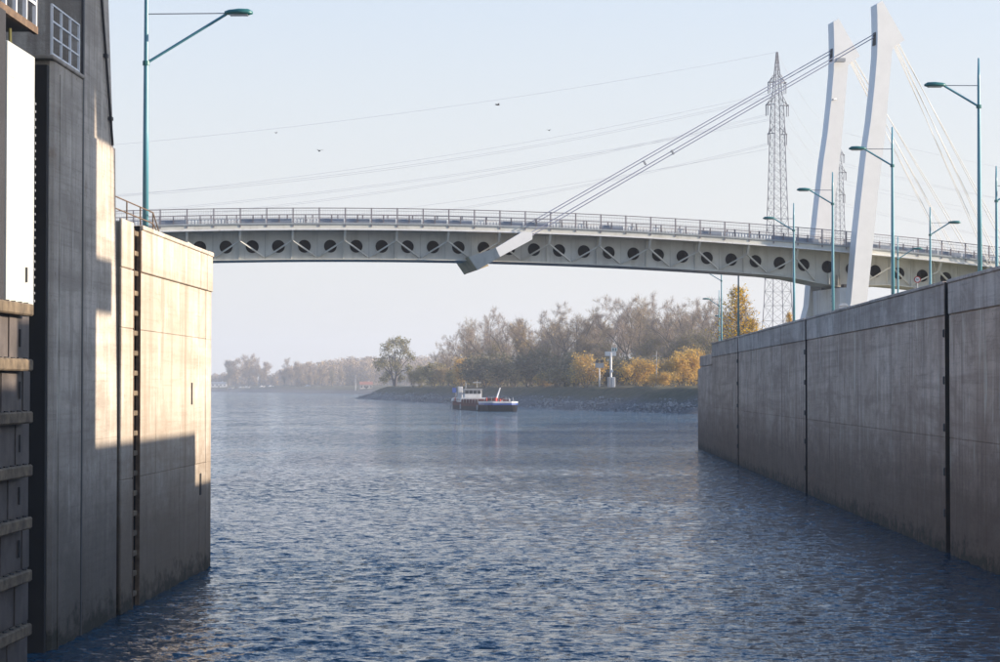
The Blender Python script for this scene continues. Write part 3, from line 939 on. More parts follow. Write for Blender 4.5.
    e_in, e_out = on_plane(990, 246, -.9)[0], on_plane(1021, 250, -.9)[0]
    for flip, ds in ((False, 0), (True, -.75)):
        oc = DW + .97 if flip else -.98
        for j in range(6):
            q = (0, .10, .35, .45, .85, 1.0)[j]
            se = e_in + (e_out - e_in) * q
            stay(B(sa + ds - .35 + .5 * q, oc + (.2 if j % 2 else -.2), za + .25), B(se, (DW + .5 if flip else -.5), zr(se) - 1.5), .027, M['cable_white'])
bridge()

# ------------------------------------------------------------------ street lamps
def lamp(name, label, base, h, arm, side, rz=0, group=None, zj=None, zh=None):
    """pole with a slanted arm, tie rod and flat head; side=-1 arm towards -x"""
    root = thing(name, label, 'street lamp', base, rz, group)
    MB().tube([(0, 0, 0), (0, 0, h * .35), (0, 0, h - .8), (0, 0, h)], [.085, .08, .055, .03], 10).build('pole', M['teal'], root, smooth=True)
    MB().tube([(0, 0, 0), (0, 0, .05)], .2, 10).build('base_plate', M['galv'], root)
    if zj is None: zj, zh = h - 1.78, h - 1.02
    MB().tube([(0, 0, zj - .06), (0, 0, zj + .06)], .10, 10).build('clamp', M['teal_head'], root)
    x1 = side * (arm - .75)
    MB().tube([(0, 0, zj), (x1, 0, zh)], .04, 8).build('arm', M['teal'], root)
    MB().tube([(0, 0, zh + .01), (x1, 0, zh + .02)], .016, 5).build('tie_rod', M['galv'], root)
    # head: flat tapered shell
    rings = []
    for q, w, t in ((0, .07, .06), (.15, .13, .10), (.5, .19, .13), (.85, .17, .12), (1.0, .06, .05)):
        x = x1 + side * (q * .78 - .05)
        rings.append([(x, w * math.cos(a), zh + .02 + t * (math.sin(a) if math.sin(a) > 0 else .45 * math.sin(a))) for a in [2 * math.pi * k / 10 for k in range(10)]])
    hd = MB().loft(rings).build('lamp_head', M['teal_head'], root, smooth=True)
    MB().box(min(x1 + side * .1, x1 + side * .6), max(x1 + side * .1, x1 + side * .6), -.12, .12, zh - .045, zh - .02).build('lamp_lens', M['lens'], hd)
    return root

GL = 'street lamps along the right quay'
def right_lamp(px, top_y, label, X=15.6, side=-1, arm=2.0, group=GL, rz=0, zb=9.12):
    Y = X / ray(px, 300).x * ray(px, 300).y
    z1 = at(px, top_y, Y).z
    return lamp('street_lamp', label, (X, Y, zb), z1 - zb, arm, side, rz, group)
right_lamp(980, 58, 'tallest teal street lamp near the right picture edge, arm to the left')
right_lamp(893, 127, 'teal street lamp just right of the near white pylon leg, arm to the left')
right_lamp(833, 172, 'teal street lamp between the two white pylon legs')
right_lamp(794, 203, 'teal street lamp crossing the bridge railing left of the pylon')
right_lamp(738.5, 247, 'teal lamp post beside the golden tree, its head hidden by the bridge')
right_lamp(721.5, 262, 'teal street lamp near the wall step, second highest head below the bridge', X=15.9, zb=7.6, arm=2.0)
right_lamp(719, 290, 'slim teal lamp post just left of the golden tree, lower of two close heads', X=18.5, zb=7.6, arm=1.85)
right_lamp(729.5, 308, 'small far teal lamp in front of the golden tree foliage', X=21.5, zb=7.6, arm=1.8)
right_lamp(930.5, 207, 'teal street lamp in front of the bridge right of the pylon, arm to the right', X=24, side=1, arm=1.95)
right_lamp(898, 236, 'smaller teal street lamp with its arm to the right, close behind a bigger post', X=26.5, side=1, arm=1.9)
right_lamp(997, 166, 'teal lamp post cut by the right picture edge', X=22.5, side=1, arm=2.0)
# left lamp on the wall
bl = at(145.5, 226, 58.3)
lamp('street_lamp', 'tall teal street lamp on the left lock wall, arm to the right', (bl.x, 58.3, ZL), 8.2, 2.98, 1, 0, 'street lamps on the left wall', zj=4.78, zh=6.14)

# small round speed sign on the quay
def round_sign():
    p = at(917.4, 279.5, 128)
    root = thing('speed_sign', 'small round red and white speed sign in front of the bridge girder', 'traffic sign', (p.x, p.y, 9.12))
    h = p.z - 9.12
    MB().tube([(0, .05, 0), (0, .05, h + .2)], .035, 8).build('post', M['galv'], root)
    def disc(r, y0, y1):
        return MB().loft([[(r * math.cos(a), y, h + r * math.sin(a)) for a in [2 * math.pi * k / 24 for k in range(24)]] for y in (y0, y1)])
    disc(.2, 0, .02).build('sign_ring', M['red'], root)
    fc = disc(.145, -.006, -.001).build('sign_face', M['white'], root)
    cu = bpy.data.curves.new('digits', 'FONT'); cu.body = '50'; cu.size = .17; cu.align_x = 'CENTER'; cu.align_y = 'CENTER'; cu.extrude = .002
    to = bpy.data.objects.new('tmp', cu); COL.objects.link(to)
    me = bpy.data.meshes.new_from_object(to.evaluated_get(bpy.context.evaluated_depsgraph_get()))
    bpy.data.objects.remove(to)
    me.materials.clear(); me.materials.append(M['dark'])
    d = link('digits', me, fc); d.rotation_euler = (math.pi / 2, 0, 0); d.location = (0, -.010, h)
round_sign()

# low white box with rounded lid, stand-in for a parked car's roof
def cabinet():
    p = at(843.5, 306, 120)
    root = thing('car_roof_stand_in', 'small white rounded lid peeking over the right wall, standing in for a car roof', 'cabinet', (p.x, p.y, 9.12))
    h = p.z - 9.12
    MB().box(-.22, .22, -.2, .2, 0, h).build('body', M['white'], root, bevel=.02)
    MB().loft([[(.26 * math.cos(a), y, h + .16 * math.sin(a)) for a in [math.pi * k / 10 for k in range(11)]] for y in (-.25, .25)]).build('lid', M['white'], root)
cabinet()

# ------------------------------------------------------------------ lattice towers and wires
ARMS = []
def lattice_tower(label, px, Y, top_y, zb):
    b = at(px, 340, Y); top = at(px, top_y, Y).z
    H = top - zb
    root = thing('lattice_tower', label, 'power pylon', (b.x, Y, zb), R(20))
    def hw(z):                         # half width at height z
        q = z / H
        return float(np.interp(q, [0, .23, .60, .82, 1.0], [2.8, 2.0, 1.33, 1.0, .1]))
    lv = [0]
    while lv[-1] < H * .985:
        lv.append(min(H, lv[-1] + max(1.4, hw(lv[-1]) * 1.35)))
    lv[-1] = H
    c4 = [(-1, -1), (1, -1), (1, 1), (-1, 1)]
    for sx, sy in c4:
        mb = MB()
        for a, z in zip(lv[:-1], lv[1:]):
            mb.bar((sx * hw(a), sy * hw(a), a), (sx * hw(z), sy * hw(z), z), .12)
        mb.build('leg', M['lattice'], root)
    for f in range(4):
        mb = MB()
        (ax, ay), (bx, by) = c4[f], c4[(f + 1) % 4]
        for a, z in zip(lv[:-1], lv[1:]):
            pa, pb = Vector((ax * hw(a), ay * hw(a), a)), Vector((bx * hw(a), by * hw(a), a))
            qa, qb = Vector((ax * hw(z), ay * hw(z), z)), Vector((bx * hw(z), by * hw(z), z))
            mb.bar(pa, qb, .045); mb.bar(pb, qa, .045); mb.bar(qa, qb, .04)
        mb.build('bracing', M['lattice'], root)
    ends = []
    for q, L in ((.905, 1.75), (.835, 2.25), (.745, 1.85)):
        z = H * q
        for sx in (-1, 1):
            mb = MB()
            for sy in (-1, 1):
                mb.bar((sx * hw(z), sy * hw(z), z), (sx * L, 0, z), .13)
                mb.bar((sx * hw(z), sy * hw(z), z + 1.5), (sx * L, 0, z + .1), .10)
                mb.bar((sx * (hw(z) + L) / 2, sy * hw(z) / 2, z), (sx * (hw(z) + L) / 2, sy * hw(z) / 2, z + .85), .08)
            mb.bar((sx * L, -.5, z), (sx * L, .5, z), .16, .22)
            ar = mb.build('crossarm', M['lattice'], root)
            for dy in (-.4, .4):
                MB().tube([(sx * L, dy, z), (sx * L, dy, z - 2.2)], [.10, .08], 6).build('insulator', M['lattice'], ar)
            ends.append((sx * L, z - 2.2))
    ca, sa = math.cos(R(20)), math.sin(R(20))
    ARMS.append([Vector((b.x + x * ca, Y + x * sa, zb + z)) for x, z in ends] + [Vector((b.x, Y, top))])
lattice_tower('tall steel lattice power pylon standing left of the white bridge legs', 778, 420, 52, 8)
lattice_tower('distant steel lattice pylon half hidden between the white bridge legs', 838.5, 560, 131, 7)

def wire(label, a, b, sag, r=.021, n=28, bundle=0):
    mb = MB()
    for dz in ((0,) if not bundle else (0, bundle)):
        pts = []
        for i in range(n + 1):
            q = i / n
            p = Vector(a).lerp(Vector(b), q); p.z += dz - 4 * sag * q * (1 - q)
            pts.append(p)
        mb.tube(pts, r, 4)
    o = mb.build('power_line', M['wire'])
    return tag(o, label, 'power line', 'power lines of the lattice pylons')
A1, A2 = ARMS
ARMN = ['top left arm', 'top right arm', 'middle left arm', 'middle right arm', 'bottom left arm', 'bottom right arm', 'tip']
def wl(px, py, Y): return at(px, py, Y)
LEFT = [  # arm index, end point on the left (px,py), sag, bundle, label
    (6, (-60, 158), 2.6, 0, 'topmost single wire rising across the sky to the pylon tip'),
    (1, (-60, 204), 4.6, .35, 'double wire, second from the top on the left of the pylon'),
    (0, (-60, 209), 3.4, 0, 'thin wire below the double wire left of the pylon'),
    (2, (-60, 232), 4.4, .3, 'wire leaving the widest arm of the pylon to the left'),
    (3, (-60, 226), 3.2, .3, 'paler wire close under the widest pylon arm wire'),
    (4, (-60, 262), 4.2, .3, 'lowest wire crossing the front stay cables'),
    (5, (-60, 250), 3.0, 0, 'second lowest wire crossing the front stay cables')]
for i, (px, py), sag, bd, lab in LEFT:
    wire(lab, wl(px, py, 380), A1[i], sag, bundle=bd)
for k in range(7):
    wire('wire joining the two lattice pylons, at their ' + ARMN[k], A1[k], A2[k], 3.0)
for k in range(7):
    wire('faint wire behind the white stays from the far pylon ' + ARMN[k], A2[k], A2[k] + Vector((150, 60, -14 - k % 3)), 4.0, r=.027)

# ------------------------------------------------------------------ birds
def bird(px, py, Y, label, rz):
    p = at(px, py, Y)
    root = thing('bird', label, 'bird', p, rz, 'birds in the sky')
    MB().tube([(-.2, 0, 0), (-.08, 0, .02), (.08, 0, .02), (.18, 0, .03), (.24, 0, .03)], [.02, .06, .065, .045, .01], 8).build('body', M['dark'], root, smooth=True)
    for s in (-1, 1):
        MB().loft([[(.10, s * .04, .04), (-.06, s * .04, .03), (-.06, s * .04, .045)], [(.09, s * .22, .13), (-.05, s * .22, .12), (-.05, s * .22, .13)], [(.0, s * .42, .07), (-.04, s * .42, .07), (-.02, s * .42, .075)]]).build('wing', M['dark'], root)
bird(497.5, 105, 190, 'dark bird highest in the sky above the bridge', .6)
bird(319.5, 151, 190, 'dark bird left of centre high above the bridge railing', 2.1)
bird(549, 130.5, 260, 'smallest dark bird just right of the highest one', 1.2)
bird(276, 133, 320, 'tiny dark bird close to the topmost wire on the left', 1.0)

# ------------------------------------------------------------------ barge
def barge():
    bow_l, st_l = Vector((-15.2, 469, 0)), Vector((-25.2, 527, 0))
    d = (bow_l - st_l); L = d.length; d.normalize()
    rz = math.atan2(d.y, d.x)
    Bm = 8.4
    nl = Vector((-d.y, d.x, 0))        # to port of travel (picture right)
    org = st_l + nl * (Bm / 2)
    root = thing('cargo_barge', 'dark hulled cargo barge with white wheelhouse and blue banded bow on the river', 'barge', org, rz)
    hull_d = paint('barge_hull_dark', (.02, .02, .026), .9, var=.2, grime=(.05, .045, .04), spec=.1)
    hull_r = paint('barge_hull_oxide', (.12, .022, .02), .9, var=.2, grime=(.05, .02, .018), spec=.1)
    blue = paint('barge_blue', (.03, .08, .33), .4)
    wht = paint('barge_white', (.58, .585, .59), .4, var=.08, grime=(.4, .35, .28))
    glass = paint('window_glass', (.02, .025, .03), .1, 0, var=0)
    hw = Bm / 2
    def sect(x, w, zk, zt):
        return [(x, -w, zt), (x, -w, zk + .6), (x, -w * .85, zk), (x, w * .85, zk), (x, w, zk + .6), (x, w, zt)]
    def hull_part(name, stations, mat, z0f, z1f):
        mb = MB()
        mb.loft([[(x, -w, z0f(x)), (x, w, z0f(x)), (x, w, z1f(x)), (x, -w, z1f(x))] for x, w in stations])
        return mb.build(name, mat, root)
    mid = [(0, hw * .72), (1.5, hw * .93), (5, hw), (14, hw), (30, hw), (L - 8, hw)]
    bowst = [(L - 8, hw), (L - 4, hw * .98), (L - 1.6, hw * .9), (L - .4, hw * .74), (L + .15, hw * .5)]
    sheer = lambda x: 1.35 + (.95 * max(0, (x - (L - 9)) / 9) ** 1.0 if x > L - 9 else 0) + (.5 * max(0, (6 - x) / 6))
    hull_part('lower_hull', mid, hull_d, lambda x: -.8, lambda x: .95)
    hull_part('upper_hull', mid, hull_r, lambda x: .952, lambda x: sheer(x) + .35)
    # raked bow
    rings = []
    for (x, w), rk in zip(bowst, (0, .02, .25, .7, 1.1)):
        rings.append([(x - rk * 1.2, -w * .92, -.8 + rk * .3), (x - rk * 1.2, w * .92, -.8 + rk * .3), (x, w, 1.45), (x, -w, 1.45)])
    MB().loft(rings).build('bow', hull_d, root)
    hull_part('bow_blue_band', [(x + .01, w * 1.003) for x, w in bowst], blue, lambda x: 1.452, lambda x: 1.85)
    hull_part('bow_bulwark', [(x + .02, w * 1.006) for x, w in bowst], wht, lambda x: 1.852, lambda x: 2.2)
    # hold coaming and hatch covers
    MB().box(15, L - 11, -hw + .7, hw - .7, 1.5, 2.25).build('coaming', hull_r, root)
    for k in range(7):
        x0 = 15.2 + k * (L - 26.4) / 7
        MB().box(x0, x0 + (L - 26.4) / 7 - .12, -hw + .75, hw - .75, 2.252, 2.5 + .06 * (k % 2)).build('hatch_cover', hull_r, root, bevel=.04)
    # stern: deckhouse, wheelhouse
    MB().box(2, 13, -hw + .9, hw - .9, 1.7, 2.75).build('deckhouse', wht, root, bevel=.08)
    for k in range(4):
        MB().box(3.5 + k * 2.3, 4.4 + k * 2.3, -hw + .86, -hw + .899, 2.1, 2.5).build('porthole', glass, root)
    for k in range(5):
        MB().box(13.001, 13.04, -2.9 + k * 1.25, -2.2 + k * 1.25, 2.1, 2.5).build('porthole', glass, root)
    wh = MB().box(7, 10.5, -2.1, 2.1, 2.76, 4.75).build('wheelhouse', wht, root, bevel=.08)
    for k in range(4):
        MB().box(10.501, 10.54, -1.95 + k, -1.1 + k, 3.75, 4.5).build('window', glass, wh)
    for k in range(3):
        MB().box(7.15 + k * 1.12, 8.1 + k * 1.12, -2.14, -2.101, 3.75, 4.5).build('window', glass, wh)
    MB().box(6.7, 10.9, -2.35, 2.35, 4.752, 4.88).build('wheelhouse_roof', wht, root, bevel=.03)
    MB().box(5.0, 6.1, -3.1, -2.0, 2.7, 5.5).build('funnel_casing', wht, root, bevel=.08)
    MB().box(4.2, 4.3, -4.3, -3.35, 4.0, 5.2).build('blue_board', blue, root)
    MB().tube([(4.25, -3.4, 3.0), (4.25, -3.4, 5.3)], .05, 6).build('board_post', wht, root)
    # lifebuoy
    ring = []
    for k in range(17):
        a = 2 * math.pi * k / 16
        ring.append((6.0, -3.45 + 0.0, 0)); ring[-1] = (5.6 + .42 * math.cos(a), -hw + .42, 2.4 + .42 * math.sin(a))
    MB().tube(ring, .11, 6, cap=False).build('lifebuoy', M['red'], root)
    # masts, radar, bow crane
    MB().tube([(9, 1.2, 5.2), (9, 1.2, 7.0)], .05, 6).build('mast', wht, root)
    MB().box(8.9, 9.1, .2, 2.2, 6.4, 6.55).build('radar', wht, root)
    MB().tube([(10, -1.6, 5.2), (10, -1.6, 6.3)], .04, 6).build('mast', wht, root)
    MB().tube([(L - 10, 0, 2.2), (L - 14, 1.6, 5.2)], [.24, .14], 8).build('crane_boom', wht, root)
    MB().tube([(L - 10, 0, 1.9), (L - 10, 0, 3.0)], .4, 8).build('crane_post', M['red'], root)
    for k, (x, y) in enumerate(((L - 6, -2.6), (L - 5, 2.4), (L - 3, 0), (L - 7, 1))):
        MB().tube([(x, y, 2.0), (x, y, 3.1 - .2 * k)], .2 if k == 2 else .09, 8).build('bollard', M['red'] if k % 2 == 0 else wht, root)
    for sd in (-1, 1):
        for k in range(8):
            x = 14 + k * (L - 24) / 7
            MB().tube([(x, sd * (hw - .12), 1.7), (x, sd * (hw - .12), 2.65)], .035, 5).build('stanchion', wht, root)
        MB().tube([(14, sd * (hw - .12), 2.62), (L - 10, sd * (hw - .12), 2.62)], .025, 5).build('side_rail', wht, root)
    for k in range(5):
        MB().tube([(L - 5.5 + .2 * k, -3.2 + k * 1.6, 2.3), (L - 5.5 + .2 * k, -3.2 + k * 1.6, 3.2)], .03, 5).build('stanchion', wht, root)
    MB().tube([(8, -1.5, 4.9), (8, -1.5, 6.9)], .03, 5).build('antenna', wht, root)
    MB().box(L - 12.5, L - 11.2, -2, 2, 1.9, 2.9).build('winch', hull_r, root, bevel=.1)
    # dinghy / tyre fenders at the stern quarter
    MB().loft([[(1.2, -hw - .05, 1.9), (1.2, -hw + 1.2, 1.9), (1.2, -hw + 1.0, 2.6), (1.2, -hw + .1, 2.6)], [(4.4, -hw - .05, 1.9), (4.4, -hw + 1.2, 1.9), (4.4, -hw + 1.0, 2.8), (4.4, -hw + .1, 2.8)]]).build('dinghy', wht, root, bevel=.1)
    for x in (.6, 20, L - 9):
        MB().tube([(x, -hw - .12, .2), (x, -hw - .12, 1.4)], .17, 8).build('fender', wht, root)
barge()

# ------------------------------------------------------------------ signals on the island bank
def bank_pt(px, Y): 
    p = at(px, 386, Y)
    for _ in range(60):
        if island_d(p.x, Y) >= 14: break
        Y += 2; p = at(px, 386, Y)
    return Vector((p.x, Y, island_z(p.x, Y)))
def signals():
    b = bank_pt(611, 524); k = 524 / F
    zt = lambda y: CAMZ + (386 - y) * k - b.z
    root = thing('signal_mast', 'white signal mast with name board and green striped panel on the bank', 'signal', b)
    MB().tube([(0, 0, 0), (0, 0, zt(352))], .28, 10).build('mast', M['white'], root)
    MB().box(-1.5, 1.3, -.2, 0, zt(355.5), zt(351)).build('board', M['white'], root)
    pn = MB().box(.1, 1.6, -.25, 0, zt(351) + .05, zt(347)).build('panel', M['white'], root)
    MB().box(.35, .75, -.28, -.252, zt(350.5), zt(347.5)).build('stripe', M['teal_head'], pn)
    MB().box(1.0, 1.4, -.28, -.252, zt(350.5), zt(347.5)).build('stripe', M['teal_head'], pn)
    MB().box(.3, 1.05, -.5, .3, 0, zt(377)).build('cabinet', M['white'], root, bevel=.05)
    MB().box(-.9, -.3, -.5, .2, 0, zt(377)).build('grey_cabinet', M['galv'], root, bevel=.05)
    MB().box(-1.1, -.4, -.15, 0, zt(360), zt(359)).build('arm_lamp', M['galv'], root)
    MB().box(.05, .55, -.4, .1, zt(372), zt(369.5)).build('speaker', M['white'], root)
    b = bank_pt(599.5, 520)
    root = thing('traffic_light', 'pale traffic light with two round black lamps on the bank', 'signal', b)
    MB().tube([(0, 0, 0), (0, 0, zt(366))], .14, 8).build('mast', M['white'], root)
    MB().box(-1.1, 1.1, -.2, .1, zt(367), zt(362)).build('lamp_board', M['galv'], root)
    for x in (-.65, .6):
        MB().tube([(x, -.25, zt(360.3)), (x, .1, zt(360.3))], .42, 12).build('round_lamp', M['dark'], root)
    MB().bar((.5, .1, 0.2), (.5, .1, zt(374)), .12).build('ladder', M['galv'], root)
    b = bank_pt(656.5, 498)
    root = thing('lamp_post', 'thin pale lamp post with short arm among the golden bushes', 'lamp post', b)
    MB().tube([(0, 0, 0), (0, 0, zt(353))], [.12, .07], 8).build('pole', M['galv'], root)
    MB().box(-.9, 0, -.1, .1, zt(357.6), zt(357)).build('arm', M['galv'], root)
    b = bank_pt(653, 497)
    root = thing('marker_box', 'small yellow box beside the thin lamp post', 'box', b)
    MB().box(-.2, .2, -.2, .2, 0, .5).build('box', M['leaf_gold'], root, bevel=.03); MB().box(-.24, .24, -.24, .24, .501, .56).build('lid', M['leaf_gold'], root)
signals()

# ------------------------------------------------------------------ trees
def unit(v): return v / (np.linalg.norm(v) + 1e-9)

class Plant:
    def __init__(s, seed):
        s.r = np.random.default_rng(seed); s.segs = []; s.tw = []
    def branch(s, p, d, L, r, lvl, maxl, up=.25, kids=4, spread=.75, n=5, wig=.18, kl=.55):
        r_ = s.r
        step = L / n
        for i in range(n):
            d = unit(d + r_.normal(size=3) * wig + np.array([0, 0, up * (.6 if lvl else .2)]))
            q = p + d * step
            ra, rb = r * (1 - .75 * i / n), r * (1 - .75 * (i + 1) / n)
            s.segs.append((p, q, ra, rb, lvl))
            s.tw.append((q, d, lvl))
            if lvl < maxl and (i > 0 or lvl > 0):
                m = kids if lvl == 0 else max(1, kids - 1)
                for _ in range(m if i < n - 1 else m + 1):
                    a = unit(r_.normal(size=3)); a = unit(a - d * a.dot(d))
                    cd = unit(d * (1 - spread * .5) + a * spread + np.array([0, 0, up * .5]))
                    s.branch(q, cd, L * kl * (.7 + .5 * r_.random()) * (1 - (.62 if lvl == 0 else .3) * i / n), rb * .6, lvl + 1, maxl, up, kids, spread, max(3, n - 1), wig * 1.2, kl)
            p = q

def wood_mesh(name, segs, mat, minr=.0):
    mb = MB()
    for p, q, ra, rb, lvl in segs:
        if ra < minr: continue
        mb.tube([p, q], [max(ra, .015), max(rb, .012)], 6 if lvl == 0 else (4 if lvl == 1 else 3), cap=False)
    return mb.mesh(name, mat, smooth=True)

def crown_mesh(name, rr, pts, n_tw, tw_len, tw_w, n_leaf, leaf, leaf_j, mats, upb=.6):
    """thin twig slivers and leaf-sized faces scattered about the fine branches"""
    P_ = np.array([t[0] for t in pts]); D_ = np.array([t[1] for t in pts])
    V, Fc, Mi = [], [], []
    if n_tw:
        i = rr.integers(0, len(P_), n_tw)
        a = P_[i] + rr.normal(size=(n_tw, 3)) * tw_len * .18
        d = D_[i] + rr.normal(size=(n_tw, 3)) * .55 + np.array([0, 0, upb * .5])
        d /= np.linalg.norm(d, axis=1)[:, None]
        L = tw_len * (.4 + .9 * rr.random(n_tw))[:, None]
        sd = np.cross(d, rr.normal(size=(n_tw, 3))); sd /= np.linalg.norm(sd, axis=1)[:, None] + 1e-9
        w = tw_w * (.6 + .8 * rr.random(n_tw))[:, None] / 2
        V.append(np.stack([a - sd * w, a + sd * w, a + d * L], 1).reshape(-1, 3))
        Fc += [(3 * k, 3 * k + 1, 3 * k + 2) for k in range(n_tw)]; Mi += [0] * n_tw
    b = 3 * n_tw
    if n_leaf:
        i = rr.integers(0, len(P_), n_leaf)
        c = P_[i] + rr.normal(size=(n_leaf, 3)) * leaf_j
        u = rr.normal(size=(n_leaf, 3)); u /= np.linalg.norm(u, axis=1)[:, None]
        v = np.cross(u, rr.normal(size=(n_leaf, 3))); v /= np.linalg.norm(v, axis=1)[:, None] + 1e-9
        s = leaf * (.5 + rr.random(n_leaf))[:, None]
        V.append(np.stack([c - u * s, c + v * s * .6, c + u * s, c - v * s * .6], 1).reshape(-1, 3))
        Fc += [(b + 4 * k, b + 4 * k + 1, b + 4 * k + 2, b + 4 * k + 3) for k in range(n_leaf)]; Mi += [len(mats) - 1] * n_leaf
    me = bpy.data.meshes.new(name)
    me.from_pydata(np.vstack(V).tolist(), [], Fc)
    for m in mats: me.materials.append(m)
    me.polygons.foreach_set('material_index', Mi)
    return me

PROTO = {}
def proto(key, trunk_me, crown_me, h): PROTO[key] = (trunk_me, crown_me, h)
def measured(pl, crown):
    return max(max(t[0][2] for t in pl.tw), 1)

def cottonwood(seed, fork, nl, lean, L1, kids, spread):
    """trunk that forks into ascending limbs carrying a broad, open crown"""
    pl = Plant(seed); r_ = pl.r
    p = np.array([0., 0, 0]); d = np.array([0., 0, 1])
    for i in range(4):
        d = unit(d + r_.normal(size=3) * .05); q = p + d * fork / 4
        pl.segs.append((p, q, .46 - .05 * i, .41 - .05 * i, 0)); p = q
        if i >= 2:
            a = r_.random() * 6.28
            pl.branch(q, unit(np.array([math.cos(a), math.sin(a), .7])), L1 * .45, .12, 1, 2, .2, kids, spread, 4, .16, .5)
    for k in range(nl):
        a = k * 6.283 / nl + r_.normal() * .25
        t_ = lean * (.35 + .8 * r_.random())
        pl.branch(p, unit(np.array([math.sin(t_) * math.cos(a), math.sin(t_) * math.sin(a), math.cos(t_)])), L1 * (.8 + .3 * r_.random()), .23, 1, 3, .12, kids, spread, 6, .13, .42)
    return pl
for key, a_ in (('bare_a', (21, 8, 5, .62, 14, 2, .8)), ('bare_b', (35, 6, 6, .75, 13, 2, .85)), ('bare_c', (48, 9, 4, .5, 15, 2, .7))):
    pl = cottonwood(*a_)
    fine = [t for t in pl.tw if t[2] >= 2]
    mats = [M['twig'] if key != 'bare_b' else M['twig2'], M['leaf_dun']]
    proto(key, wood_mesh('trunk', pl.segs, M['bark']), crown_mesh('crown', pl.r, fine, 7000, 1.3, .05, 700, .15, .5, mats), measured(pl, 0) + .7)
pl = Plant(61)
pl.branch(np.array([0., 0, 0]), np.array([0., 0, 1]), 15, .4, 0, 2, .25, 3, .75, 7, .09, .48)
fine = [t for t in pl.tw if t[2] >= 1]
proto('olive', wood_mesh('trunk', pl.segs, M['bark']), crown_mesh('crown', pl.r, fine, 2200, 1.6, .06, 2600, .2, .9, [M['twig'], M['leaf_olive']]), measured(pl, 0) + 1)
proto('half_gold', PROTO['olive'][0], crown_mesh('crown', np.random.default_rng(5), fine, 3200, 1.8, .06, 1100, .2, .8, [M['twig2'], M['leaf_dun']]), PROTO['olive'][2])
def bush(key, seed, mat, h, nl, leaf, wmat):
    pl = Plant(seed)
    for k in range(6):
        a = k * 1.05 + .3
        pl.branch(np.array([.25 * math.cos(a), .25 * math.sin(a), 0.]), unit(np.array([.5 * math.cos(a), .5 * math.sin(a), 1.])), h * .72, .09, 1, 3, .2, 3, .75, 4, .16, .5)
    proto(key, wood_mesh('stem', [s for s in pl.segs if s[4] <= 2], M['bark']), crown_mesh('crown', pl.r, pl.tw, 1200, .9, .05, nl, leaf, .45, [wmat, mat]), max(t[0][2] for t in pl.tw) + .4)
bush('gold_bush', 71, M['leaf_gold'], 7, 3600, .20, M['twig2'])
bush('olive_bush', 74, M['leaf_olive'], 6, 3400, .20, M['twig'])
bush('dark_bush', 79, M['leaf_dark'], 6, 3400, .22, M['twig'])
bush('dun_bush', 83, M['leaf_dun'], 6, 2200, .18, M['twig2'])
# willow-like tree with separate leafy masses, for the island tip
pl = Plant(95)
LOBES = [(393, 343, 8), (404, 350, 7), (383, 361, 8), (378, 364, 6), (392, 357, 9), (387, 372, 6), (401, 343, 6), (396, 366, 6), (408, 356, 5), (407, 368, 4), (388, 348, 7), (384, 378, 4), (398, 376, 4)]
pts = []
pl.segs.append((np.array([0., 0, 0]), np.array([.6, 0, 4.5]), .75, .6, 0)); pl.segs.append((np.array([-.3, 0, 0]), np.array([-1.6, .3, 6.]), .5, .35, 0))
for lx, ly, lr in LOBES:
    c = np.array([(lx - 394) * .43, pl.r.normal() * 2.6, (384 - ly) * .43]); rad = lr * .43
    st_ = np.array([.5, 0, 4.2]) if c[0] > -1 else np.array([-1.2, .2, 4.5])
    if c[2] < 5: st_ = np.array([0, 0, 2.5])
    mid_ = (st_ + c) / 2 + np.array([0, 0, .8])
    pl.segs.append((st_, mid_, .32, .2, 1)); pl.segs.append((mid_, c, .2, .1, 1))
    for _ in range(int(9 * rad)):
        dv = unit(pl.r.normal(size=3)); q = c + dv * rad * pl.r.random() ** .45 * np.array([1, 1, .85])
        pl.segs.append((c, q, .06, .03, 2)); pts.append((q, dv, 2))
proto('tip', wood_mesh('trunk', pl.segs, M['bark']), crown_mesh('crown', pl.r, pts, 900, 1.2, .08, 6500, .26, .55, [M['twig'], M['leaf_olive']]), 21.3)
# young conical golden tree
pl = Plant(102)
r0 = pl.r; p = np.array([0., 0, 0])
pl.segs.append((p, np.array([0, 0, 9.]), .11, .015, 0))
for k in range(120):
    z = 1.0 + 7.9 * (k / 120); a = k * 2.4
    L = (1 - z / 9.4) * 3.0 * (.7 + .5 * r0.random()) + .25
    pl.branch(np.array([0, 0, z]), unit(np.array([math.cos(a), math.sin(a), .75])), L, .025, 1, 2, .2, 2, .6, 4, .14, .4)
proto('amber', wood_mesh('trunk', pl.segs, M['bark']), crown_mesh('crown', pl.r, [t for t in pl.tw], 900, .5, .02, 2500, .085, .2, [M['twig2'], M['leaf_amber']]), 9.3)
# wide rounded distant tree
pl = cottonwood(110, 5, 7, 1.0, 13, 2, .9)
fine = [t for t in pl.tw if t[2] >= 2]
proto('round', wood_mesh('trunk', pl.segs, M['bark']), crown_mesh('crown', pl.r, fine, 7000, 2.0, .10, 3800, .30, .8, [M['twig'], M['leaf_dun']]), measured(pl, 0) + 1.3)

def plant(key, name, label, cat, loc, h, rz, group=None, wide=1.0):
    tm, cm, ph = PROTO[key]
    k = h / ph
    root = thing(name, label, cat, loc, rz, group)
    root.scale = (k * wide, k * wide, k)
    link('stem' if 'bush' in key else 'trunk', tm, root); link('crown', cm, root)
    return root

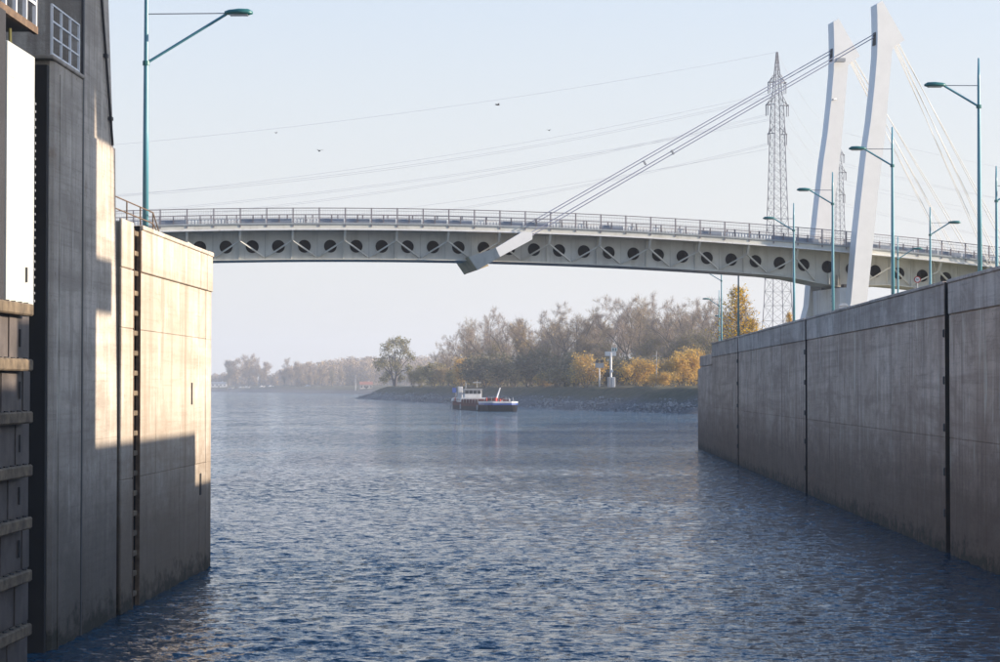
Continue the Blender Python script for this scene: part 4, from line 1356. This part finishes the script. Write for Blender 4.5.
def isl_tree(key, px, top, Y, name, label, cat='tree', group=None, wide=1.0, rz=None):
    p = at(px, 386, Y)
    cand = [Y + 4 * k for k in range(30)]
    dd = [island_d(at(px, 386, q).x, q) for q in cand]
    good = [q for q, d_ in zip(cand, dd) if d_ >= (13 if 'bush' in key else 17)]
    Y = good[0] if good else cand[int(np.argmax(dd))]
    p = at(px, 386, Y)
    zb = island_z(p.x, Y) - .1
    h = CAMZ + (386 - top) * Y / F - zb
    return plant(key, name, label, cat, (p.x, Y, zb), h, rng.uniform(0, 6.28) if rz is None else rz, group, wide)

GW = 'trees of the island wood'
CREST = [  # prototype, px, top y, distance, width, label
    ('bare_b', 449, 341, 800, 1.0, 'small leafless tree at the left end of the island wood'),
    ('bare_a', 462, 322, 770, 1.0, 'leafless tree above the barge stern, left shoulder of the wood'),
    ('bare_b', 474, 316, 740, 1.0, 'leafless tree above the barge wheelhouse'),
    ('bare_a', 492, 306, 705, 1.15, 'broad leafless grey tree directly above the barge bow crane'),
    ('bare_c', 508, 312, 690, 1.0, 'leafless tree just right of the broad tree above the barge'),
    ('half_gold', 527, 317, 665, 1.1, 'ochre tinted tree filling the dip right of the barge'),
    ('bare_c', 543, 318, 640, 1.0, 'slender leafless tree left of the tall twin trees at mid wood'),
    ('bare_a', 561, 301, 620, 1.1, 'left one of the tall twin leafless trees at mid wood'),
    ('bare_b', 579, 303, 610, 1.1, 'right one of the tall twin leafless trees at mid wood'),
    ('bare_c', 597, 313, 600, 1.0, 'leafless tree in the dip above the white signal mast'),
    ('bare_a', 614, 297, 590, 1.0, 'tall leafless tree above the green striped signal panel'),
    ('bare_c', 630, 291, 580, 1.1, 'tallest leafless tree of the wood, left of its highest group'),
    ('bare_b', 647, 293, 570, 1.05, 'tall leafless tree above the golden bush right of the signal'),
    ('bare_a', 664, 303, 560, 1.0, 'leafless tree in the small dip right of the tallest group'),
    ('bare_c', 678, 297, 550, 1.0, 'upright leafless tree above the golden bushes near the lock wall'),
    ('bare_b', 694, 295, 540, 1.0, 'leafless tree rising right above the end of the lock wall'),
    ('bare_a', 709, 297, 535, 1.0, 'leafless tree behind the cluster of teal lamp heads'),
    ('bare_c', 723, 300, 530, 1.0, 'leafless tree left behind the golden quay tree'),
    ('bare_b', 738, 306, 525, 1.0, 'leafless tree right behind the golden quay tree')]
for key, px, top, Y, wd, lab in CREST:
    Y += 60 if px > 590 else 20
    isl_tree(key, px, top, Y, 'bare_tree', lab, 'tree', GW, wd)
BACK = 'leafless grey-brown tree in the back row of the island wood'
for k in range(24):
    px = 446 + k * 12.2 + rng.uniform(-4, 4)
    Y = 950 - (px - 446) * .95 + rng.uniform(0, 90)
    top = float(np.interp(px, [440, 490, 560, 640, 740], [350, 322, 318, 308, 310])) + rng.uniform(0, 16)
    isl_tree(rng.choice(['bare_a', 'bare_b', 'bare_c', 'half_gold', 'olive']), px, top, Y, 'bare_tree', BACK, 'tree', 'back row trees of the island wood', rng.uniform(.9, 1.2))
GM = 'lower leafy trees of the island wood'
MIDS = [('olive', 502, 339, 690, 'olive leaved tree low in the wood above the barge bow'), ('olive', 531, 334, 655, 'olive tree right of the barge below the ochre tree'),
        ('olive', 556, 342, 610, 'olive leaved tree under the tall twin trees'), ('olive', 617, 338, 570, 'olive leaved tree behind the signal panel'),
        ('olive', 640, 330, 560, 'olive leaved tree behind the golden bush right of the signal'), ('olive', 664, 336, 545, 'olive tree left of the thin bank lamp post crown line'),
        ('half_gold', 690, 330, 520, 'dun leaved tree close to the end of the lock wall'), ('olive', 706, 328, 515, 'olive leaved tree seen over the lock wall step'),
        ('half_gold', 574, 336, 605, 'dun leaved tree left of the gold bush by the traffic light'), ('olive', 474, 345, 735, 'olive tree low behind the barge wheelhouse'),
        ('olive', 722, 326, 505, 'olive leaved tree at the left foot of the golden quay tree'), ('half_gold', 600, 345, 570, 'dun leaved tree just behind the traffic light')]
for key, px, top, Y, lab in MIDS:
    Y += 55 if px > 590 else 25
    isl_tree(key, px, top, Y, 'leafy_tree', lab, 'tree', GM, 1.25)
GB = 'bushes on the island bank'
BUSH = [('gold_bush', 586, 352, 548, 1.0, 'gold bush left of the traffic light on the bank'), ('gold_bush', 637.5, 357, 520, 1.15, 'bright gold bush between signal mast and thin lamp post'),
        ('gold_bush', 681, 349, 502, .8, 'tall golden bush close to the end of the lock wall'), ('gold_bush', 693, 346, 505, .65, 'golden bush touching the end of the lock wall'),
        ('gold_bush', 662, 371, 497, 1.3, 'low gold bush right of the thin bank lamp post'), ('gold_bush', 462, 356, 705, .7, 'narrow gold bush standing above the barge stern'),
        ('gold_bush', 484, 366, 668, 1.0, 'gold bush low behind the barge wheelhouse'), ('dun_bush', 528, 366, 612, 1.5, 'dun bush right of the barge crane'),
        ('olive_bush', 433, 361, 800, 1.1, 'dark olive bush right of the lone tree on the tip'), ('dun_bush', 413, 370, 858, .9, 'pale dun bush beside the lone tip tree'),
        ('dun_bush', 442, 366, 772, 1.0, 'dun bush left of the barge stern'), ('olive_bush', 455, 368, 728, 1.0, 'olive bush above the barge stern'),
        ('dark_bush', 514, 357, 640, 1.6, 'wide dark bush above the barge bow'), ('dark_bush', 543, 350, 605, 1.6, 'wide dark bush at mid bank'),
        ('dark_bush', 566, 352, 575, 1.4, 'dark bush left of the gold bush at the signals'), ('olive_bush', 557, 366, 572, 1.3, 'low olive bush at mid bank'),
        ('dark_bush', 622, 356, 545, 1.3, 'dark bush right behind the signal mast'), ('dark_bush', 608, 356, 550, 1.2, 'dark bush between the two signals'),
        ('dark_bush', 651, 356, 525, 1.2, 'dark bush behind the thin lamp post'), ('dun_bush', 669, 358, 512, 1.2, 'dun bush between the golden bushes'),
        ('dun_bush', 500, 368, 652, 1.4, 'dun bush straight above the barge bow'), ('dark_bush', 487, 352, 690, 1.4, 'dark bush behind the barge wheelhouse roof'),
        ('olive_bush', 474, 364, 705, 1.2, 'olive bush between the gold bushes behind the barge'), ('olive_bush', 420, 364, 840, .7, 'small olive bush at the foot of the mound'),
        ('dun_bush', 645, 372, 515, 1.2, 'low dun bush left of the thin lamp post'), ('olive_bush', 575, 366, 556, 1.2, 'low olive bush left of the gold one by the traffic light'),
        ('gold_bush', 545, 372, 582, 1.2, 'low gold bush at mid bank'), ('dark_bush', 697, 352, 515, 1.2, 'dark bush half hidden by the lock wall end')]
for key, px, top, Y, wd, lab in BUSH:
    if not key.startswith('gold') and px > 500: Y += 28
    isl_tree(key, px, top, Y, 'bush', lab, 'bush', GB, wd)
# lone tree on the island tip
isl_tree('tip', 395, 333, 905, 'lone_tree', 'lone olive leaved tree with several rounded masses on the island tip', 'tree', None, 1.0, rz=0)
# golden tree on the quay
p = at(738, 340, 232)
plant('amber', 'golden_tree', 'bright golden conical young tree behind the lock wall', 'tree', (p.x, 232, 7.6), at(738, 286, 232).z - 7.6, .4, None, 1.35)
p = at(789, 330, 236)
plant('amber', 'golden_tree', 'tip of a small yellow tree at the foot of the lattice pylon', 'tree', (p.x, 236, 7.6), at(788, 312, 236).z - 7.6, 1.4, None, .8)
p = at(752, 340, 262)
plant('amber', 'golden_tree', 'low yellow tree right of the golden conical tree', 'tree', (p.x, 262, 7.6), at(752, 318, 262).z - 7.6, 2.4, None, 1.4)

# undergrowth along the island: one uncountable mass
def undergrowth():
    r = np.random.default_rng(77)
    n = 46000
    px = 425 + r.random(n) ** .9 * 315
    Y = np.interp(px, [425, 460, 500, 560, 620, 700, 740], [900, 790, 720, 640, 600, 545, 535]) + r.random(n) * 60
    X = (px - 552) / F * Y
    d = dist_inside(ISL, X, Y + 30); Y = Y + 30; X = (px - 552) / F * Y; d = dist_inside(ISL, X, Y)
    ok = d > 13; X, Y = X[ok], Y[ok]; n = len(X)
    lump = 2.6 + 2.5 * np.sin(X * .31 + 1.2) * np.sin(Y * .13) + 1.6 * np.sin(X * .83)
    Z = 5.2 + r.random(n) ** 1.2 * np.clip(lump + 1.5, 1.0, 8) 
    c = np.stack([X, Y, Z], 1)
    u = r.normal(size=(n, 3)); u /= np.linalg.norm(u, axis=1)[:, None]
    v = np.cross(u, r.normal(size=(n, 3))); v /= np.linalg.norm(v, axis=1)[:, None]
    s = (.16 + .30 * r.random(n))[:, None]
    V = np.stack([c - u * s, c + v * s * .5, c + u * s, c - v * s * .5], 1).reshape(-1, 3)
    me = bpy.data.meshes.new('undergrowth')
    me.from_pydata(V.tolist(), [], np.arange(4 * n).reshape(-1, 4).tolist())
    for m in (M['leaf_dark'], M['leaf_dun'], M['leaf_olive']): me.materials.append(m)
    me.polygons.foreach_set('material_index', r.choice([0, 0, 1, 2], n).tolist())
    o = link('undergrowth', me); kind(o, 'stuff'); tag(o, 'tangled dark and dun undergrowth at the foot of the island wood', 'undergrowth')
undergrowth()

# far shore: trees told apart and the hazy wood behind
def far_z(x, y):
    d = dist_inside(FAR, np.array([[x]], float), np.array([[y]], float))
    return float(np.interp(d, [p[0] for p in PROFF], [p[1] for p in PROFF])[0, 0])
GF = 'hazy trees on the far shore'
FT = [('round', 236, 353, 2120, .85, 'left one of the three tall hazy trees behind the sunlit wall edge'), ('round', 249, 352.5, 2150, .8, 'middle one of the tall hazy trees at the far left shore'),
      ('round', 262, 357, 2130, .8, 'right one of the tall hazy trees at the far left shore'), ('olive', 227, 366, 2110, 1.0, 'low hazy tree touching the sunlit wall edge'),
      ('round', 292, 357, 1960, .9, 'tallest tree of the middle hazy clump on the far shore'), ('round', 302, 361, 1900, .8, 'tree right of the tallest in the middle hazy clump'),
      ('round', 311, 366, 1860, .8, 'low tree in the centre of the middle hazy clump'), ('round', 322, 364, 1840, .8, 'dun tree at the right of the middle hazy clump'),
      ('olive', 332, 368, 1780, 1.0, 'small dun tree between the hazy clump and the red roofed house'), ('half_gold', 342, 366, 1790, 1.0, 'hazy tree left behind the red roofed house'),
      ('olive', 284, 368, 1990, 1.0, 'low tree at the left foot of the middle hazy clump'), ('half_gold', 418, 366, 1620, 1.0, 'hazy tree right behind the lone tip tree')]
for key, px, top, Y, wd, lab in FT:
    p = at(px, 386, Y); zb = far_z(p.x, Y) - .2
    plant(key, 'far_tree', lab, 'tree', (p.x, Y, zb), CAMZ + (386 - top) * Y / F - zb, rng.uniform(0, 6.28), GF, wd)
def far_wood():
    r = np.random.default_rng(31)
    V, n_all = [], 0
    for k in range(150):
        px = 214 + 240 * r.random()
        Y = 2250 + 420 * r.random()
        if px > 300: Y = 1900 + 500 * r.random()
        top = np.interp(px, [214, 270, 290, 350, 400, 460], [372, 374, 364, 356, 357, 352]) + r.random() * 4
        H = 5.65 + (386 - top) * Y / F
        X = (px - 552) / F * Y
        n = 1100
        d = r.normal(size=(n, 3)); d /= np.linalg.norm(d, axis=1)[:, None]
        c = np.array([X, Y, H * .58]) + d * (r.random(n) ** .4)[:, None] * np.array([H * .30, H * .30, H * .44])
        u = np.stack([r.normal(size=n) * .5, r.normal(size=n) * .5, np.ones(n)], 1); u /= np.linalg.norm(u, axis=1)[:, None]
        v = np.cross(u, r.normal(size=(n, 3))); v /= np.linalg.norm(v, axis=1)[:, None]
        s = (.45 + .6 * r.random(n))[:, None]
        V.append(np.stack([c - u * s, c + v * s * .5, c + u * s, c - v * s * .5], 1).reshape(-1, 3)); n_all += n
    me = bpy.data.meshes.new('far_wood')
    me.from_pydata(np.vstack(V).tolist(), [], np.arange(4 * n_all).reshape(-1, 4).tolist())
    for m in (M['twig'], M['leaf_dun']): me.materials.append(m)
    me.polygons.foreach_set('material_index', r.choice([0, 0, 1], n_all).tolist())
    o = link('far_wood', me); kind(o, 'stuff'); tag(o, 'pale hazy wood along the horizon behind the far shore', 'wood')
far_wood()

def house(label, px, Y, w, d, hw, hr, wall, roof, rz):
    p = at(px, 386, Y); zb = far_z(p.x, Y) - .2
    root = thing('house', label, 'house', (p.x, Y, zb), rz)
    MB().box(-w / 2, w / 2, -d / 2, d / 2, 0, hw).build('wall', wall, root)
    rf = MB().loft([[(x, -d / 2 - .4, hw + .01), (x, d / 2 + .4, hw + .01), (x, 0, hw + hr)] for x in (-w / 2 - .4, w / 2 + .4)]).build('roof', roof, root)
    MB().box(w * .2, w * .2 + .8, .2, 1.0, hw + hr * .4, hw + hr + .8).build('chimney', wall, rf)
    for k in range(4):
        x = -w / 2 + w * (k + .5) / 4
        MB().box(x - .6, x + .6, -d / 2 - .05, -d / 2 - .002, hw * .35, hw * .75).build('window', M['steel_dark'], root)
    MB().box(-.5, .5, -d / 2 - .06, -d / 2 - .003, 0, 2.1).build('door', M['steel_dark'], root)
roofm = paint('roof_tile_red', (.36, .15, .10), .8); wallm = paint('house_plaster', (.62, .56, .5), .8)
house('small house with reddish roof on the far shore left of the tip tree', 366, 1560, 9, 7, 3.2, 2.4, wallm, roofm, .15)
house('long pale low building at the far shore beside the sunlit wall edge', 219, 2190, 16, 8, 4, 1.6, M['white'], M['galv'], .1)
# pale pole on the far shore
p = at(355.5, 386, 1540); zb = far_z(p.x, 1540)
root = thing('flag_pole', 'thin white pole on the far shore left of the red roofed house', 'pole', (p.x, 1540, zb))
MB().tube([(0, 0, 0), (0, 0, CAMZ + (386 - 375) * 1540 / F - zb)], [.2, .12], 8).build('shaft', M['white'], root); MB().box(-.5, .5, -.5, .5, 0, .3).build('foot', M['white'], root)
# hauled-out small boats along the far shore
GBT = 'small pale boats drawn up on the far shore'
for k, (px, lab) in enumerate(((231, 'leftmost small pale boat drawn up on the far shore'), (241, 'small pale boat below the middle hazy tree'), (247, 'small pale boat right of the middle hazy tree'), (262, 'small pale boat below the right hazy tree'), (271, 'rightmost small pale boat before the gap in the hazy trees'), (308, 'small pale boat below the middle hazy clump'))):
    Y = 2150 - (px - 225) * 2.6
    p = at(px, 386, Y)
    zb = far_z(p.x, Y)
    root = thing('small_boat', lab, 'boat', (p.x, Y, zb), .1 * k, GBT)
    MB().loft([[(-2.6, -.9, .9), (-2.6, .9, .9), (-2.6, .6, 0), (-2.6, -.6, 0)], [(1.2, -1, .9), (1.2, 1, .9), (1.2, .7, 0), (1.2, -.7, 0)], [(3.2, -.1, 1.2), (3.2, .1, 1.2), (2.8, .05, .3), (2.8, -.05, .3)]]).build('hull', M['white'], root)
    MB().box(-1.4, .6, -.7, .7, .9, 1.7).build('cabin', M['white'], root)

# ------------------------------------------------------------------ haze: even, pale air round everything
hz = MB().box(-3900, 3900, -500, 3900, -6, 90).build('haze', [])
kind(hz, 'stuff'); tag(hz, 'thin pale autumn haze filling the river air', 'haze')
hm = bpy.data.materials.new('haze_air'); hm.use_nodes = True
ht = hm.node_tree
for n in list(ht.nodes):
    if n.type == 'BSDF_PRINCIPLED': ht.nodes.remove(n)
pv = ht.nodes.new('ShaderNodeVolumePrincipled')
pv.inputs['Color'].default_value = (.88, .92, 1.0, 1)
pv.inputs['Density'].default_value = .00024
pv.inputs['Anisotropy'].default_value = .25
ht.links.new(pv.outputs[0], ht.nodes['Material Output'].inputs['Volume'])
hz.data.materials.clear(); hz.data.materials.append(hm)
